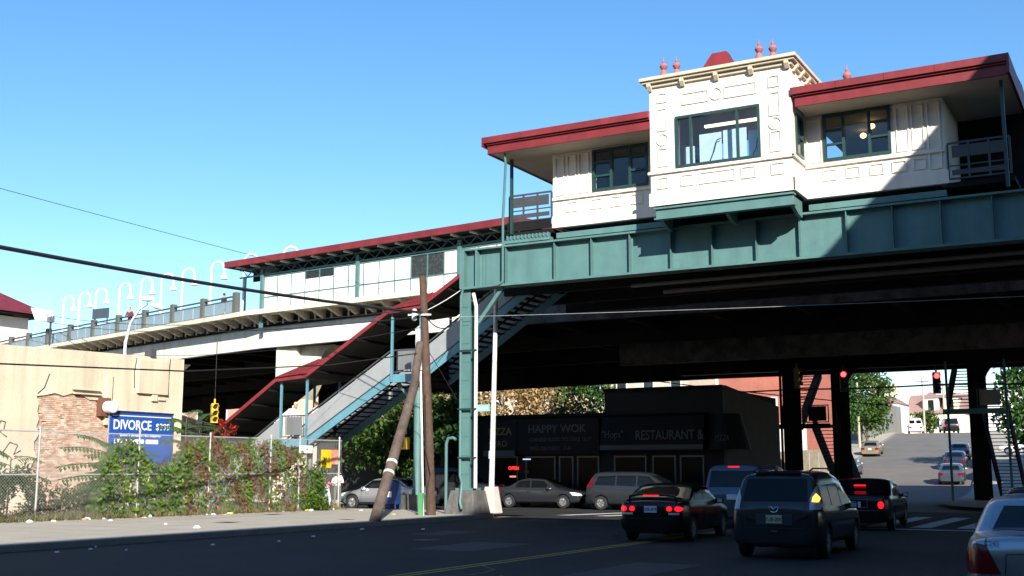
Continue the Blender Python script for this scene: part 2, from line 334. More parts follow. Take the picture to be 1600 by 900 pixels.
m = MB(); m.box(-14.58, -14.36, BY+.22, 39.5, 10.64, 14.78)
SW = (36.15, 36.95, 11.9, 13.25)
m.box(-9.9, -9.68, BY+.22, SW[0], 10.64, 14.78); m.box(-9.9, -9.68, SW[1], 39.5, 10.64, 14.78); m.box(-9.9, -9.68, SW[0], SW[1], 10.64, SW[2]); m.box(-9.9, -9.68, SW[0], SW[1], SW[3], 14.78)
m.box(-14.36, -9.9, 39.28, 39.5, 13.6, 14.78)
m.build('bay_side_wall', CREAM, H_)
# end and rear walls, floor, ceiling
m = MB(); m.box(-19.1, -18.88, FY+.22, 44, ZB, ZT); m.box(-5.49, -5.27, FY+.22, 44, ZB, ZT); m.box(-19.1, -5.27, 44, 44.2, ZB, ZT); m.build('rear_wall', CREAM, H_)
INT = M('grey_blue_interior', (.10, .13, .17), .8); MB().box(-18.85, -5.5, 37.45, 43.9, ZB+.01, ZB+.1).build('floor', INT, H_)
MB().box(-14.3, -9.95, 35.96, 37.44, ZB+.03, ZB+.1).build('bay_floor', INT, H_)
MB().box(-18.86, -5.51, 43.0, 43.3, ZB+.1, ZT-.02).build('partition', INT, H_)
# bottom band and sill course: thin proud strips
def trim(name, x0, x1, y, z0, z1, d): MB().box(x0, x1, y-d, y-.001, z0, z1).build(name, CREAM, H_, bevel=.012)
trim('base_band', -19.12, -14.6, FY, ZB-.02, ZB+.42, .05); trim('base_band', -9.66, -5.2, FY, ZB-.02, ZB+.42, .05); trim('base_band', -14.64, -9.62, BY, 10.60, 11.05, .05)
trim('sill_course', -19.1, -14.6, FY, 11.62, 11.72, .09); trim('sill_course', -9.66, -5.27, FY, 11.62, 11.72, .09); trim('sill_course', -14.66, -9.60, BY, 11.70, 11.80, .09)
MB().box(-9.679, -9.60, BY-.09, FY-.1, 11.70, 11.80).build('sill_course', CREAM, H_); MB().box(-9.679, -9.62, BY-.05, FY-.06, 10.60, 11.05).build('base_band', CREAM, H_)
def moulding(x0, x1, y, z0, z1, t=.04, d=.045): MB().frame(x0, x1, y-d, y-.001, z0, z1, t).build('panel_moulding', CREAM, H_, bevel=.01)
for x0, x1 in ((-18.55, -18.1), (-17.55, -17.1), (-16.75, -16.3), (-15.95, -15.5), (-15.2, -14.85), (-9.1, -8.65), (-8.35, -7.9), (-7.6, -7.15), (-6.9, -6.45), (-6.25, -5.85)): moulding(x0, x1, FY, 11.14, 11.52)
for x0, x1, z0, z1 in ((-19.0, -18.62, 11.8, 13.3), (-18.5, -18.12, 11.8, 13.3), (-18.02, -17.6, 11.8, 13.3), (-6.72, -6.32, 11.8, 13.3), (-6.24, -5.86, 11.8, 13.3), (-5.76, -5.36, 11.1, 13.3), (-9.6, -9.1, 11.8, 13.3)): moulding(x0, x1, FY, z0, z1)
for x0, x1, z0, z1 in ((-14.3, -13.95, 14.2, 14.55), (-14.3, -13.95, 13.2, 14.0), (-14.3, -13.95, 11.95, 12.6), (-10.4, -10.02, 14.12, 14.52), (-10.4, -10.02, 13.15, 13.95), (-10.4, -10.02, 11.95, 12.65),
    (-13.4, -12.45, 14.0, 14.42), (-11.9, -10.8, 14.0, 14.42), (-14.35, -13.95, 11.18, 11.58), (-13.5, -13.05, 11.18, 11.58), (-12.85, -11.6, 11.18, 11.58), (-11.4, -10.9, 11.18, 11.58), (-10.4, -9.95, 11.18, 11.58)): moulding(x0, x1, BY, z0, z1)
for cx, cz in ((-14.12, 12.9), (-10.21, 12.9), (-12.18, 14.22)):
    MB().tube([(cx+.2*math.cos(t), BY-.02, cz+.2*math.sin(t)) for t in (2*math.pi*k/24 for k in range(25))], .03, 6, cap=False).build('medallion', CREAM, H_, smooth=True)
# windows
def window(hole, y, bars, trans, name='window', pane=PANE, sash=()):
    x0, x1, z0, z1 = hole; f = MB().frame(x0-.05, x1+.05, y-.06, y+.1, z0-.05, z1+.05, .09).build(name, DTEAL, H_)
    MB().add([(x0+.04, y+.04, z0+.04), (x1-.04, y+.04, z0+.04), (x1-.04, y+.04, z1-.04), (x0+.04, y+.04, z1-.04)], [(0, 1, 2, 3)]).build('pane', pane, f)
    for b in bars: MB().box(b-.045, b+.045, y-.055, y+.03, z0+.04, z1-.04).build('mullion', DTEAL, f)
    for (a, b, z) in trans: MB().box(a, b, y-.05, y+.03, z-.035, z+.035).build('transom', DTEAL, f)
    return f
window(WL, FY, (-16.72, -15.98), ((-17.4, -16.77, 12.85), (-17.4, -16.77, 12.35), (-15.93, -15.35, 12.9), (-15.93, -15.35, 12.4)))
window(WR, FY, (-8.38, -7.55), ((-9.0, -8.42, 12.85), (-9.0, -8.42, 12.35), (-7.5, -6.95, 12.92), (-7.5, -6.95, 12.42)))
window(WB, BY, (-13.1, -11.48), ())
f = MB(); f.box(-9.72, -9.62, SW[0]-.03, SW[0]+.06, SW[2]-.03, SW[3]+.03); f.box(-9.72, -9.62, SW[1]-.06, SW[1]+.03, SW[2]-.03, SW[3]+.03); f.box(-9.72, -9.62, SW[0]+.06, SW[1]-.06, SW[2]-.03, SW[2]+.06); f.box(-9.72, -9.62, SW[0]+.06, SW[1]-.06, SW[3]-.06, SW[3]+.03); f.box(-9.72, -9.63, SW[0]+.06, SW[1]-.06, 12.5, 12.58)
f = f.build('window', DTEAL, H_); MB().box(-9.69, -9.68, SW[0]+.02, SW[1]-.02, SW[2]+.02, SW[3]-.02).build('pane', DPANE, f)
# bay interior: pale boards leaning inside, fluorescent fitting, hanging globes
PB = M('pale_blue_board', (.55, .68, .78), .6, var=.1)
bb = MB().box(-13.0, -12.22, 36.25, 36.28, 10.75, 13.05).build('board', PB, H_); MB().box(-12.16, -11.35, 36.25, 36.28, 10.75, 13.08).build('board', PB, H_); MB().box(-13.55, -13.2, 36.3, 36.33, 10.75, 12.7).build('board', PB, H_); MB().box(-11.3, -10.8, 36.3, 36.33, 10.75, 12.95).build('board', PB, H_)
MB().tube([(-12.95, 36.15, 11.9), (-12.6, 36.15, 12.05), (-12.45, 36.15, 12.4), (-12.35, 36.15, 12.75), (-12.2, 36.15, 12.8)], .018, 6).build('cable', CABLE, H_)
MB().tube([(-11.2, 36.15, 11.9), (-11.0, 36.15, 12.3), (-10.9, 36.15, 12.85)], .018, 6).build('cable', CABLE, H_)
MB().box(-12.9, -11.0, 36.5, 36.62, 13.36, 13.44).build('fluorescent_tube', M('tube_light', (.9, .8, .6), .5, emit=(1, .78, .5), es=1.6), H_)
GL = M('globe_light', (.9, .8, .5), .4, emit=(1, .72, .3), es=1.6)
for x, y, z in ((-7.75, 38.6, 13.2), (-8.25, 39.6, 13.2), (-7.9, 38.9, 12.25)):
    gl = MB().lathe([(.02, -.1), (.09, -.06), (.115, 0), (.09, .06), (.02, .1)], (x, y, z), n=16).build('globe_lamp', GL, H_, smooth=True)
# underframe of the bay and lower beams
uf = MB(); uf.box(-14.45, -9.75, 35.8, 35.95, 10.2, 10.5); uf.box(-14.5, -9.7, 35.72, 36.02, 10.5, 10.56); uf.box(-14.5, -9.7, 35.74, 36.0, 10.15, 10.2)
uf.build('bay_beam', TEAL, H_)
for x in (-14.42, -12.1, -9.9):
    MB().prism([(35.96, 10.5), (37.0, 10.5), (37.0, 9.95), (36.5, 10.0), (35.96, 10.2)], 'x', x, x+.12).build('bay_bracket', TEAL, H_)
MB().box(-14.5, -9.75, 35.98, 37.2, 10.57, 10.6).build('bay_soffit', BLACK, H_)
for a, b in ((-18.95, -14.6), (-9.6, -5.3)):
    MB().box(a, b, 37.16, 37.4, 10.2, 10.4).build('ledger_beam', TEAL, H_)
# roofs of the wings
def wing_roof(x0, x1):
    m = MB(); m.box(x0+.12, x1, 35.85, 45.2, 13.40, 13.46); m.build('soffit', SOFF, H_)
    f = MB(); f.box(x0+.1, x1, 35.78, 35.85, 13.36, 13.68); f.box(x0, x1, 35.62, 35.86, 13.74, 13.98); f.box(x0+.06, x1, 35.7, 35.85, 13.68, 13.74)
    f.build('fascia', RED, H_, bevel=.012)
    m = MB(); m.prism([(35.66, 13.98), (40.5, 14.45), (45.4, 13.98), (45.4, 13.5), (35.86, 13.5)], 'x', x0+.07, x1); m.build('roof', RED, H_)
wing_roof(-21.2, -14.59)
for x in (-19.6, -18.0, -16.4, -8.2, -6.7, -5.2): MB().box(x-.012, x+.012, 35.605, 35.62, 13.75, 13.97).build('fascia_seam', RED, H_)
wing_roof(-9.67, -3.2)
MB().box(-21.27, -21.2, 35.62, 45.2, 13.62, 13.98).build('fascia', RED, H_); MB().box(-21.14, -21.08, 35.85, 45.2, 13.36, 13.6).build('fascia', RED, H_)
MB().box(-3.2, -3.12, 35.62, 45.2, 13.38, 13.98).build('fascia', RED, H_)
# bay cornice with brackets, hip roof and finials
CORN = M('buff_cornice', (.52, .45, .33), .7, var=.1)
m = MB(); m.box(-14.85, -9.4, 35.42, 39.7, 14.98, 15.1); m.box(-14.78, -9.47, 35.5, 39.7, 14.9, 14.98); m.box(-14.68, -9.58, 35.62, 39.7, 14.78, 14.9); m.build('cornice', CORN, H_, bevel=.015)
for k in range(5):
    x = -14.6 + k*1.2; MB().prism([(35.5, 14.9), (35.7, 14.9), (35.7, 14.66), (35.62, 14.66), (35.5, 14.8)], 'x', x, x+.14).build('cornice_bracket', CORN, H_)
for k in range(5):
    y = 36.0 + k*.75; MB().prism([(-9.47, 14.9), (-9.67, 14.9), (-9.67, 14.66), (-9.6, 14.66), (-9.47, 14.8)], 'y', y, y+.14).build('cornice_bracket', CORN, H_)
MB().hexa([(-14.7, 35.7, 15.1), (-9.55, 35.7, 15.1), (-9.55, 39.6, 15.1), (-14.7, 39.6, 15.1)], [(-14.5, 36, 15.18), (-9.8, 36, 15.18), (-9.8, 39.4, 15.18), (-14.5, 39.4, 15.18)]).build('parapet_roof', RED, H_)
MB().hexa([(-14.15, 38.0, 15.12), (-12.05, 38.0, 15.12), (-12.05, 40.0, 15.12), (-14.15, 40.0, 15.12)], [(-13.35, 38.8, 16.85), (-12.8, 38.8, 16.85), (-12.8, 39.2, 16.85), (-13.35, 39.2, 16.85)]).build('hip_roof', RED, H_)
FIN = [(.19, 0), (.16, .16), (.10, .36), (.05, .44), (.09, .47), (.125, .54), (.09, .61), (.03, .64), (.045, .68), (.02, .72), (.010, .82)]
fm = MB().lathe(FIN, n=14).mesh('finial', REDB, smooth=True)
for x, y in ((-14.38, 36.6), (-13.95, 36.75), (-10.93, 36.6), (-10.5, 36.75)): piece('finial', fm, H_, (x, y, 15.16), sc=(1.15, 1.15, 1.25))
for x, s_ in ((-9.35, .85), (-8.85, .85), (-8.4, 1.3)): piece('finial', fm, H_, (x, 38.2, 14.18), sc=(1.2, 1.2, s_*1.1))
# side platforms with railings
def rail_panel(x0, x1, y, z0, z1, parent, mat=DGREY, n=3):
    m = MB(); m.box(x0, x1, y-.03, y+.03, z1-.06, z1); m.box(x0, x1, y-.025, y+.025, z0, z0+.05); m.box(x0, x1, y-.02, y+.02, z0+.42, z0+.46)
    for k in range(n+1):
        x = x0+(x1-x0)*k/n; m.box(x-.03, x+.03, y-.028, y+.028, z0, z1-.06)
    r_ = m.build('railing', mat, parent)
    MB().box(x0+.12, x1-.12, y-.012, y+.012, z1-.5, z1-.12).build('railing_panel', DGREY, r_); MB().box(x0+.1, x1-.1, y-.012, y+.012, z0+.14, z0+.3).build('railing_panel', DGREY, r_)
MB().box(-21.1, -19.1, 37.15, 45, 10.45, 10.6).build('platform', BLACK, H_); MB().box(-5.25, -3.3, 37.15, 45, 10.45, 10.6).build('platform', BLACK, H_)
MB().box(-21.0, -19.15, 37.1, 37.14, 10.62, 10.98).build('toe_board', BLACK, H_)
rail_panel(-20.95, -19.16, 37.2, 10.98, 12.05, H_); rail_panel(-5.2, -3.4, 37.2, 10.7, 11.9, H_); MB().box(-5.25, -2.6, 40.2, 40.35, 10.61, 13.39).build('end_screen', BLACK, H_)
for k in range(12): MB().box(-20.95+k*.155, -20.89+k*.155, 36.95, 37.14, 10.28, 10.44).build('joist_end', TEAL, H_)
MB().box(-21.1, -19.15, 36.98, 37.3, 10.16, 10.28).build('joist_beam', TEAL, H_)
for x, y in ((-20.75, 37.0), (-19.5, 41.5), (-20.8, 41.8), (-3.45, 36.4), (-3.5, 41)): MB().box(x-.05, x+.05, y-.05, y+.05, 10.5 if y > 36.9 else 10.1, 13.4).build('canopy_post', DTEAL, H_)
MB().tube([(-20.5, 36.0, 13.4), (-20.5, 36.1, 13.0), (-21.1, 36.95, 11.2), (-21.1, 36.95, 8.75), (-21.3, 36.95, 8.62), (-22.85, 36.95, 8.58), (-22.95, 36.98, 8.3), (-22.95, 36.98, 1.55), (-22.72, 36.75, 1.3), (-22.72, 36.62, .6), (-22.6, 36.55, .35)], .05, 10).build('drain_pipe', TEAL, H_, smooth=True)
# main plate girder (part of the station's steel deck)
D_ = thing('girder_bridge', 'teal riveted plate girder deck carrying the station house over the street', 'bridge', (-12, 40, 8.5))
MB().box(-23.0, 34, 37.26, 37.34, 8.66, 10.06).build('girder_web', TEAL, D_)
MB().box(-23.02, 34, 37.0, 37.6, 10.06, 10.13).build('top_flange', TEAL, D_); MB().box(-23.02, 34, 36.98, 37.62, 8.58, 8.66).build('bottom_flange', TEAL, D_)
sm = MB(); sm.box(-.012, .012, -.22, 0, 0, 1.398); sm.box(-.07, .07, -.025, 0, 0, 1.398); sm = sm.mesh('stiffener', TEAL)
for x in (-21.05, -19, -17.5, -16, -14.45, -12.95, -11.4, -9.93, -8.4, -6.95, -5.5, -4.0, -2.5): piece('stiffener', sm, D_, (x, 37.259, 8.661))
MB().box(-23.04, -22.84, 36.99, 37.258, 8.662, 10.058).build('end_plate', TEAL, D_); MB().box(-22.35, -22.28, 37.0, 37.258, 8.662, 10.058).build('end_plate', TEAL, D_)
rv = MB()
for k in range(17):
    for x in (-22.15, -22.02): rv.box(x-.018, x+.018, 37.235, 37.259, 8.75+k*.078, 8.786+k*.078)
for k in range(112):
    x = -22.0+k*.17
    for z in (8.72, 9.99): rv.box(x-.016, x+.016, 37.24, 37.259, z-.016, z+.016)
stuff(rv.build('rivets', TEAL, D_))
for k in range(10): MB().box(-22.98, -22.62, 37.062, 37.079, 1.6+k*.7, 1.63+k*.7).build('column_lace', TEAL, D_)
MB().box(-22.9, 34, 37.7, 46.0, 9.7, 10.1).build('deck_slab', BLACK, D_)
for k, y in enumerate((40.0, 43.0, 45.6)): MB().box(-22.8, 34, y, y+.3, 8.7, 9.699).build('deck_beam', BLACK, D_)
for k in range(9): MB().box(-21.5+k*3, -21.25+k*3, 37.7, 45.5, 9.0, 9.699).build('cross_beam', BLACK, D_)
for y, z, r_ in ((38.1, 8.35, .07), (38.6, 8.42, .05), (39.0, 8.2, .09)): MB().tube([(-16.5+y-38, y, z), (-10, y, z+.02), (5, y, z+.05)], r_, 8).build('service_pipe', M('dull_pipe', (.14, .13, .12), .6), D_)
# its near corner column on a granite base
m = MB(); m.box(-23.0, -22.6, 37.08, 37.14, 1.1, 8.58); m.box(-23.0, -22.6, 37.5, 37.56, 1.1, 8.58); m.box(-22.83, -22.77, 37.14, 37.5, 1.1, 8.58); m.build('column', TEAL, D_)
MB().box(-23.15, -22.45, 36.98, 37.66, 1.02, 1.1).build('column_shoe', TEAL, D_)
MB().hexa([(-23.5, 36.7, .1), (-22.15, 36.7, .1), (-22.15, 37.95, .1), (-23.5, 37.95, .1)], [(-23.3, 36.85, 1.02), (-22.32, 36.85, 1.02), (-22.32, 37.8, 1.02), (-23.3, 37.8, 1.02)]).build('column_base', STONE, D_, bevel=.05)
MB().beam((-22.5, 37.3, 7.1), (-21.3, 37.3, 8.56), .14).build('knee_brace', TEAL, D_)
MB().tube([(-22.32, 37.05, 1.1), (-22.32, 37.05, 7.9), (-22.45, 37.05, 8.4)], .07, 10).build('conduit', PALE, D_, smooth=True)
MB().tube([(-23.7, 37.2, .15), (-23.7, 37.2, 2.75), (-23.62, 37.2, 2.95), (-23.4, 37.2, 2.97), (-23.28, 37.2, 2.9)], .06, 10).build('vent_pipe', TEAL, D_, smooth=True)
for z in (2.2, 4.0, 6.2): MB().box(-23.03, -22.25, 36.9, 37.0, z, z+.05).build('pipe_clamp', DTEAL, D_)
# ------------------------------------------------------------------ elevated railway viaduct
NEAR = [(40, 46.6), (-26, 46.6), (-44, 48.8), (-71, 56.0), (-104, 66.5)]
def offs(poly, d):     # offset polyline, +d = away from the viewer (to the right of the -x walking direction)
    out = []
    for i, p in enumerate(poly):
        a = Vector(poly[max(i-1, 0)]); b = Vector(poly[min(i+1, len(poly)-1)]); p = Vector(p)
        n1 = n2 = None
        if i > 0: t = (p-a).normalized(); n1 = Vector((t.y, -t.x))
        if i < len(poly)-1: t = (b-p).normalized(); n2 = Vector((t.y, -t.x))
        n = (n1 or n2) if not (n1 and n2) else (n1+n2).normalized()
        k = 1/(n.dot(n1 or n2)); out.append(p + n*d*k)
    return out
def ribbon(m, poly, d0, d1, z0, z1):
    A, B = offs(poly, d0), offs(poly, d1)
    for i in range(len(poly)-1):
        m.hexa([(*A[i], z0), (*A[i+1], z0), (*B[i+1], z0), (*B[i], z0)], [(*A[i], z1), (*A[i+1], z1), (*B[i+1], z1), (*B[i], z1)])
    return m
def along(poly, step, start=0., end=1e9):     # points, unit tangent, unit normal (away) at equal steps
    out = []; s0 = 0.
    for a, b in zip(poly, poly[1:]):
        a, b = Vector(a), Vector(b); L_ = (b-a).length; t = (b-a)/L_; n = Vector((t.y, -t.x))
        k = math.ceil((max(s0, start)-start)/step - 1e-6)
        while start+k*step < min(s0+L_, end):
            s_ = start+k*step
            if s_ >= s0: out.append((a+t*(s_-s0), t, n))
            k += 1
        s0 += L_
    return out
# which way is "away"? walking towards -x, (t.y,-t.x) for t=(-1,0) is (0,1): +y
V_ = thing('viaduct', 'white concrete faced elevated railway viaduct with platform edge brackets', 'viaduct', (-40, 55, 0))
WEST = NEAR[1:]
m = ribbon(MB(), WEST, .7, 1.0, 8.56, 9.72); m.build('face_girder', CONC, V_)
ribbon(MB(), WEST, .55, 1.1, 9.72, 9.8).build('girder_cap', BLACK, V_)
DSC = M('shade_dark_stained_concrete', (.085, .085, .09), .9, var=.5, scale=1.6, dirt=(.02, .02, .02), dirt_amt=.9, dirt_scale=1.3, dirt_lo=.48)  # shaded copy of the face concrete: under-deck shade in the colour, plus blotches
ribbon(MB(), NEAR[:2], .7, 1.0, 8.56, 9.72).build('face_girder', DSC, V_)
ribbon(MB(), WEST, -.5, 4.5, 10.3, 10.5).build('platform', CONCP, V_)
ribbon(MB(), NEAR[:2], .2, 4.5, 10.3, 10.5).build('platform', SOOT_SHADE, V_)
ribbon(MB(), WEST, -.56, -.48, 10.28, 10.54).build('platform_edge', CONCP, V_)
ribbon(MB(), NEAR, 1.1, 24, 9.3, 9.9).build('track_slab', SOOT_SHADE, V_)
ribbon(MB(), NEAR, 24, 24.4, 7.55, 10.6).build('far_girder', SOOT_SHADE, V_)
ribbon(MB(), NEAR, 19.5, 23.9, 10.3, 10.5).build('far_platform', SOOT_SHADE, V_)
for d in (8, 16): ribbon(MB(), NEAR, d, d+.4, 8.2, 9.3).build('track_girder', BLACK, V_)
bm_ = MB(); bm_.prism([(0, 0), (1.05, 0), (1.05, -.42), (.85, -.46), (0, -.12)], 'x', -.06, .06); bmesh_br = bm_.mesh('bracket', CONCP)
cb = MB().box(-.12, .12, 0, 22.4, -.55, 0).mesh('cross_beam', BLACK)
for p, t, n in along(WEST, 1.25, .6): piece('bracket', bmesh_br, V_, (p.x-n.x*.42, p.y-n.y*.42, 10.3), (0, 0, math.atan2(n.y, n.x)-R(90)))
vm = MB().box(-.03, .03, 0, .5, -.5, 0).mesh('hanger', BLACK)
hb = MB().box(-.04, .04, -.04, .04, -.5, 0).mesh('stanchion', CONCP)
for p, t, n in along(WEST, 1.25, 1.2): piece('stanchion', hb, V_, (p.x+n.x*.5, p.y+n.y*.5, 10.3), (0, 0, math.atan2(n.y, n.x)))
for p, t, n in along(NEAR, 4.0, 1.5): piece('cross_beam', cb, V_, (p.x+n.x*1.2, p.y+n.y*1.2, 9.29), (0, 0, math.atan2(n.y, n.x)-R(90)))
# concrete piers with a haunch
def pier(x, y, h=8.55, far=True):
    MB().box(x-.75, x+.75, y, y+2.0, -.1, h).build('pier', CONCP, V_, bevel=.04)
    MB().prism([(x+.75, h), (x+3.0, h), (x+2.4, h-.35), (x+1.5, h-1.6), (x+.75, h-2.9)], 'y', y+.35, y+1.65).build('pier_haunch', CONCP, V_)
    MB().box(x-.6, x+.6, y+18, y+19.6, -.1, 8.15).build('pier', SOOT_SHADE, V_)
pier(-42.2, 49.6); pier(-58, 53.6); pier(-73, 57.6)
MB().box(-44.5, -41, 51.7, 67.6, 7.4, 8.55).build('pier_beam', SOOT_SHADE, V_)
for x, y in ((-16.25, 68.2), (-8.75, 68.2), (-18.5, 66.0)):
    m = MB(); m.box(x-.45, x+.45, y-.3, y-.25, 0, 9.3); m.box(x-.45, x+.45, y+.25, y+.3, 0, 9.3); m.box(x-.05, x+.05, y-.25, y+.25, 0, 9.3); m.build('street_column', BLACK, V_)
    if x != -18.5:
        arc = [(x+.3+1.6-1.6*math.cos(a), 6.0+1.9*math.sin(a)) for a in (math.pi/2*k/8 for k in range(9))]
        MB().prism(arc + [(x+.3, 7.9)], 'y', y-.12, y+.12).build('arch_bracket', BLACK, V_)
ribbon(MB(), NEAR[:2], 21.2, 22.0, 7.6, 9.3).build('street_girder', BLACK, V_)
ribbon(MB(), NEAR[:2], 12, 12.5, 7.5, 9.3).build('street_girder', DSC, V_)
# open platform parapet: posts, rails and panels
PAR = [(-45.6, 49.2), (-71, 56.0), (-104, 66.5)]
PG = M('blue_grey_parapet_panel', (.22, .29, .33), .45, var=.12)
ps = along(PAR, 3.5, .1)
pm_ = MB().box(-.16, .16, -.16, .16, 0, 1.32).mesh('parapet_post', M('dark_olive_post', (.10, .105, .09), .6))
B_ = thing('platform_parapet', 'blue grey panelled parapet with dark posts along the open platform', 'parapet', (-60, 53, 10.5))
for i, (p, t, n) in enumerate(ps):
    a = math.atan2(t.y, t.x); piece('parapet_post', pm_, B_, (p.x, p.y, 10.5), (0, 0, a))
    if i+1 < len(ps):
        q = ps[i+1][0]; L_ = (q-p).length-.34; c = (p+q)/2; a = math.atan2((q-p).y, (q-p).x)
        for k in range(3): 
            pp = p+(q-p)*((k+.5)/3); piece('parapet_panel', bpy.data.meshes.get('parapet_panel') or MB().box(-.53, .53, -.02, .02, .22, .86).mesh('parapet_panel', PG), B_, (pp.x, pp.y, 10.5), (0, 0, a))
        piece('top_rail', bpy.data.meshes.get('top_rail') or MB().box(-1.6, 1.6, -.05, .05, 1.08, 1.16).mesh('top_rail', DGREY), B_, (c.x, c.y, 10.5), (0, 0, a))
        piece('mid_rail', bpy.data.meshes.get('mid_rail') or MB().box(-1.6, 1.6, -.035, .035, .87, .93).mesh('mid_rail', DGREY), B_, (c.x, c.y, 10.5), (0, 0, a))
        piece('bottom_rail', bpy.data.meshes.get('bottom_rail') or MB().box(-1.6, 1.6, -.035, .035, .14, .2).mesh('bottom_rail', DGREY), B_, (c.x, c.y, 10.5), (0, 0, a))
# gooseneck platform lamps
gm = MB(); arc = [(0, 0, 0), (0, 0, 2.75)] + [(.43-.43*math.cos(a), 0, 3.4+.43*math.sin(a)) for a in (math.pi*k/12 for k in range(13))] + [(.86, 0, 3.1)]
gm.tube(arc, .065, 8); gmesh = gm.mesh('stem', WHITE, smooth=True)
shm = MB().lathe([(.05, .16), (.07, .1), (.12, 0), (.25, -.22), (.26, -.26)], (.86, 0, 3.0), n=14).mesh('shade', WHITE, smooth=True)
lampx = ((104, -65.5, 55.6), (143, -62.3, 54.8), (182, -59.4, 54.0), (213, -56.9, 53.4), (248, -54.3, 52.65), (291, -51.0, 51.75), (335, -47.5, 50.8), (388, -44.0, 50.2), (75, -68, 56.3), (52, -70.5, 57))
for i, (_, x, y) in enumerate(lampx):
    L_ = thing('gooseneck_lamp', 'white gooseneck lamp with bell shade standing on the open platform', 'lamp', (x+1.1, y-.25, 10.5), R(14), 'gooseneck platform lamps')
    for nm, me in (('stem', gmesh), ('shade', shm)):
        o = bpy.data.objects.new(nm, me); col.objects.link(o); o.parent = L_
# platform shelter: panelled wall, posts, lattice truss, red roof
C_ = thing('platform_shelter', 'platform shelter with white panelled wall, teal posts, lattice truss and red roof', 'shelter', (-35, 47.8, 10.5))
A0, A1 = Vector((-26, 46.72)), Vector((-45.5, 49.1)); T_ = (A1-A0).normalized(); NN = Vector((T_.y, -T_.x)); AN = math.atan2(T_.y, T_.x)
def cp(s, d, z): q = A0+T_*s+NN*d; return (q.x, q.y, z)
WP = M('white_enamel_panel', (.80, .79, .74), .45, var=.05, streak=.08)
def cbox(name, s0, s1, d0, d1, z0, z1, mat, parent=None): return MB().hexa([cp(s0, d0, z0), cp(s1, d0, z0), cp(s1, d1, z0), cp(s0, d1, z0)], [cp(s0, d0, z1), cp(s1, d0, z1), cp(s1, d1, z1), cp(s0, d1, z1)]).build(name, mat, parent or C_)
ww = 17.4; nP = 16; step = ww/nP       # wall from s=0 to s=17.4
DW = M('dark_wire_glass', (.03, .032, .03), .3, var=.6, scale=9, dirt=(.16, .14, .11), dirt_amt=.8, dirt_scale=8, dirt_lo=.52)
for k in range(nP):
    s0, s1 = k*step+.03, (k+1)*step-.03
    cbox('wall_panel', s0, s1, 0, .06, 10.62, 11.28, WP)
    if k in (4, 5): continue
    cbox('wall_panel', s0, s1, 0, .06, 11.34, 12.02 if k in (11, 12) else 12.42, WP)
cbox('wire_glass_window', 4*step+.03, 6*step-.03, .02, .05, 11.34, 12.5, DW); cbox('window_bar', 5*step-.02, 5*step+.02, -.01, .02, 11.34, 12.5, TEAL)
cbox('vent_opening', 11*step+.03, 13*step-.03, .02, .05, 12.06, 12.42, M('dark_vent', (.02, .025, .03), .5))
for k in range(nP+1): cbox('mullion', k*step-.028, k*step+.028, -.02, .07, 10.6, 12.45, TEAL)
for z in (10.56, 11.28, 12.44): cbox('wall_rail', 0, ww, -.03, .08, z, z+.06, TEAL)
for k, s_ in enumerate((.1, 3.3, 10.15, 17.5)): cbox('shelter_post', s_-.11, s_+.11, -.14, -.021, 10.3 if k != 3 else 9.6, 12.9, TEAL)
cbox('shelter_post', 18.9, 19.0, 2.2, 2.3, 10.5, 13.1, DTEAL); cbox('shelter_post', 18.9, 19.0, -.1, 0, 10.5, 12.6, DTEAL)
cbox('truss_chord', -.5, 19.4, -.1, -.02, 12.54, 12.62, TEAL); cbox('truss_chord', -.5, 19.4, -.1, -.02, 12.98, 13.06, TEAL)
n_ = 44
for k in range(n_):
    s0 = -.4+k*19.6/n_; s1 = s0+19.6/n_; z0, z1 = (12.62, 12.98) if k % 2 else (12.98, 12.62)
    MB().beam(cp(s0, -.06, z0), cp(s1, -.06, z1), .05, .03).build('truss_diagonal', TEAL, C_)
cbox('truss_back', -.5, 19.4, .9, 1.0, 12.5, 13.05, BLACK)
for k in range(17): cbox('rafter_tail', -.3+k*1.2, -.22+k*1.2, -.75, .3, 13.02, 13.12, PALE)
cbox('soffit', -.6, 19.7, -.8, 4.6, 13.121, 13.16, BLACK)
cbox('fascia', -.7, 19.8, -.92, -.8, 13.1, 13.44, RED); cbox('fascia', 19.7, 19.8, -.8, 4.6, 13.1, 13.44, RED)
m = MB(); q = [cp(-.7, -.8, 13.165), cp(19.7, -.8, 13.165), cp(19.7, 4.6, 13.165), cp(-.7, 4.6, 13.165)]; r_ = [cp(-.7, -.8, 13.43), cp(19.7, -.8, 13.43), cp(19.7, 4.6, 13.7), cp(-.7, 4.6, 13.7)]; m.hexa(q, r_).build('roof', RED, C_)
cbox('end_wall', 17.42, 17.48, 0, 4.2, 10.5, 13.1, WP)
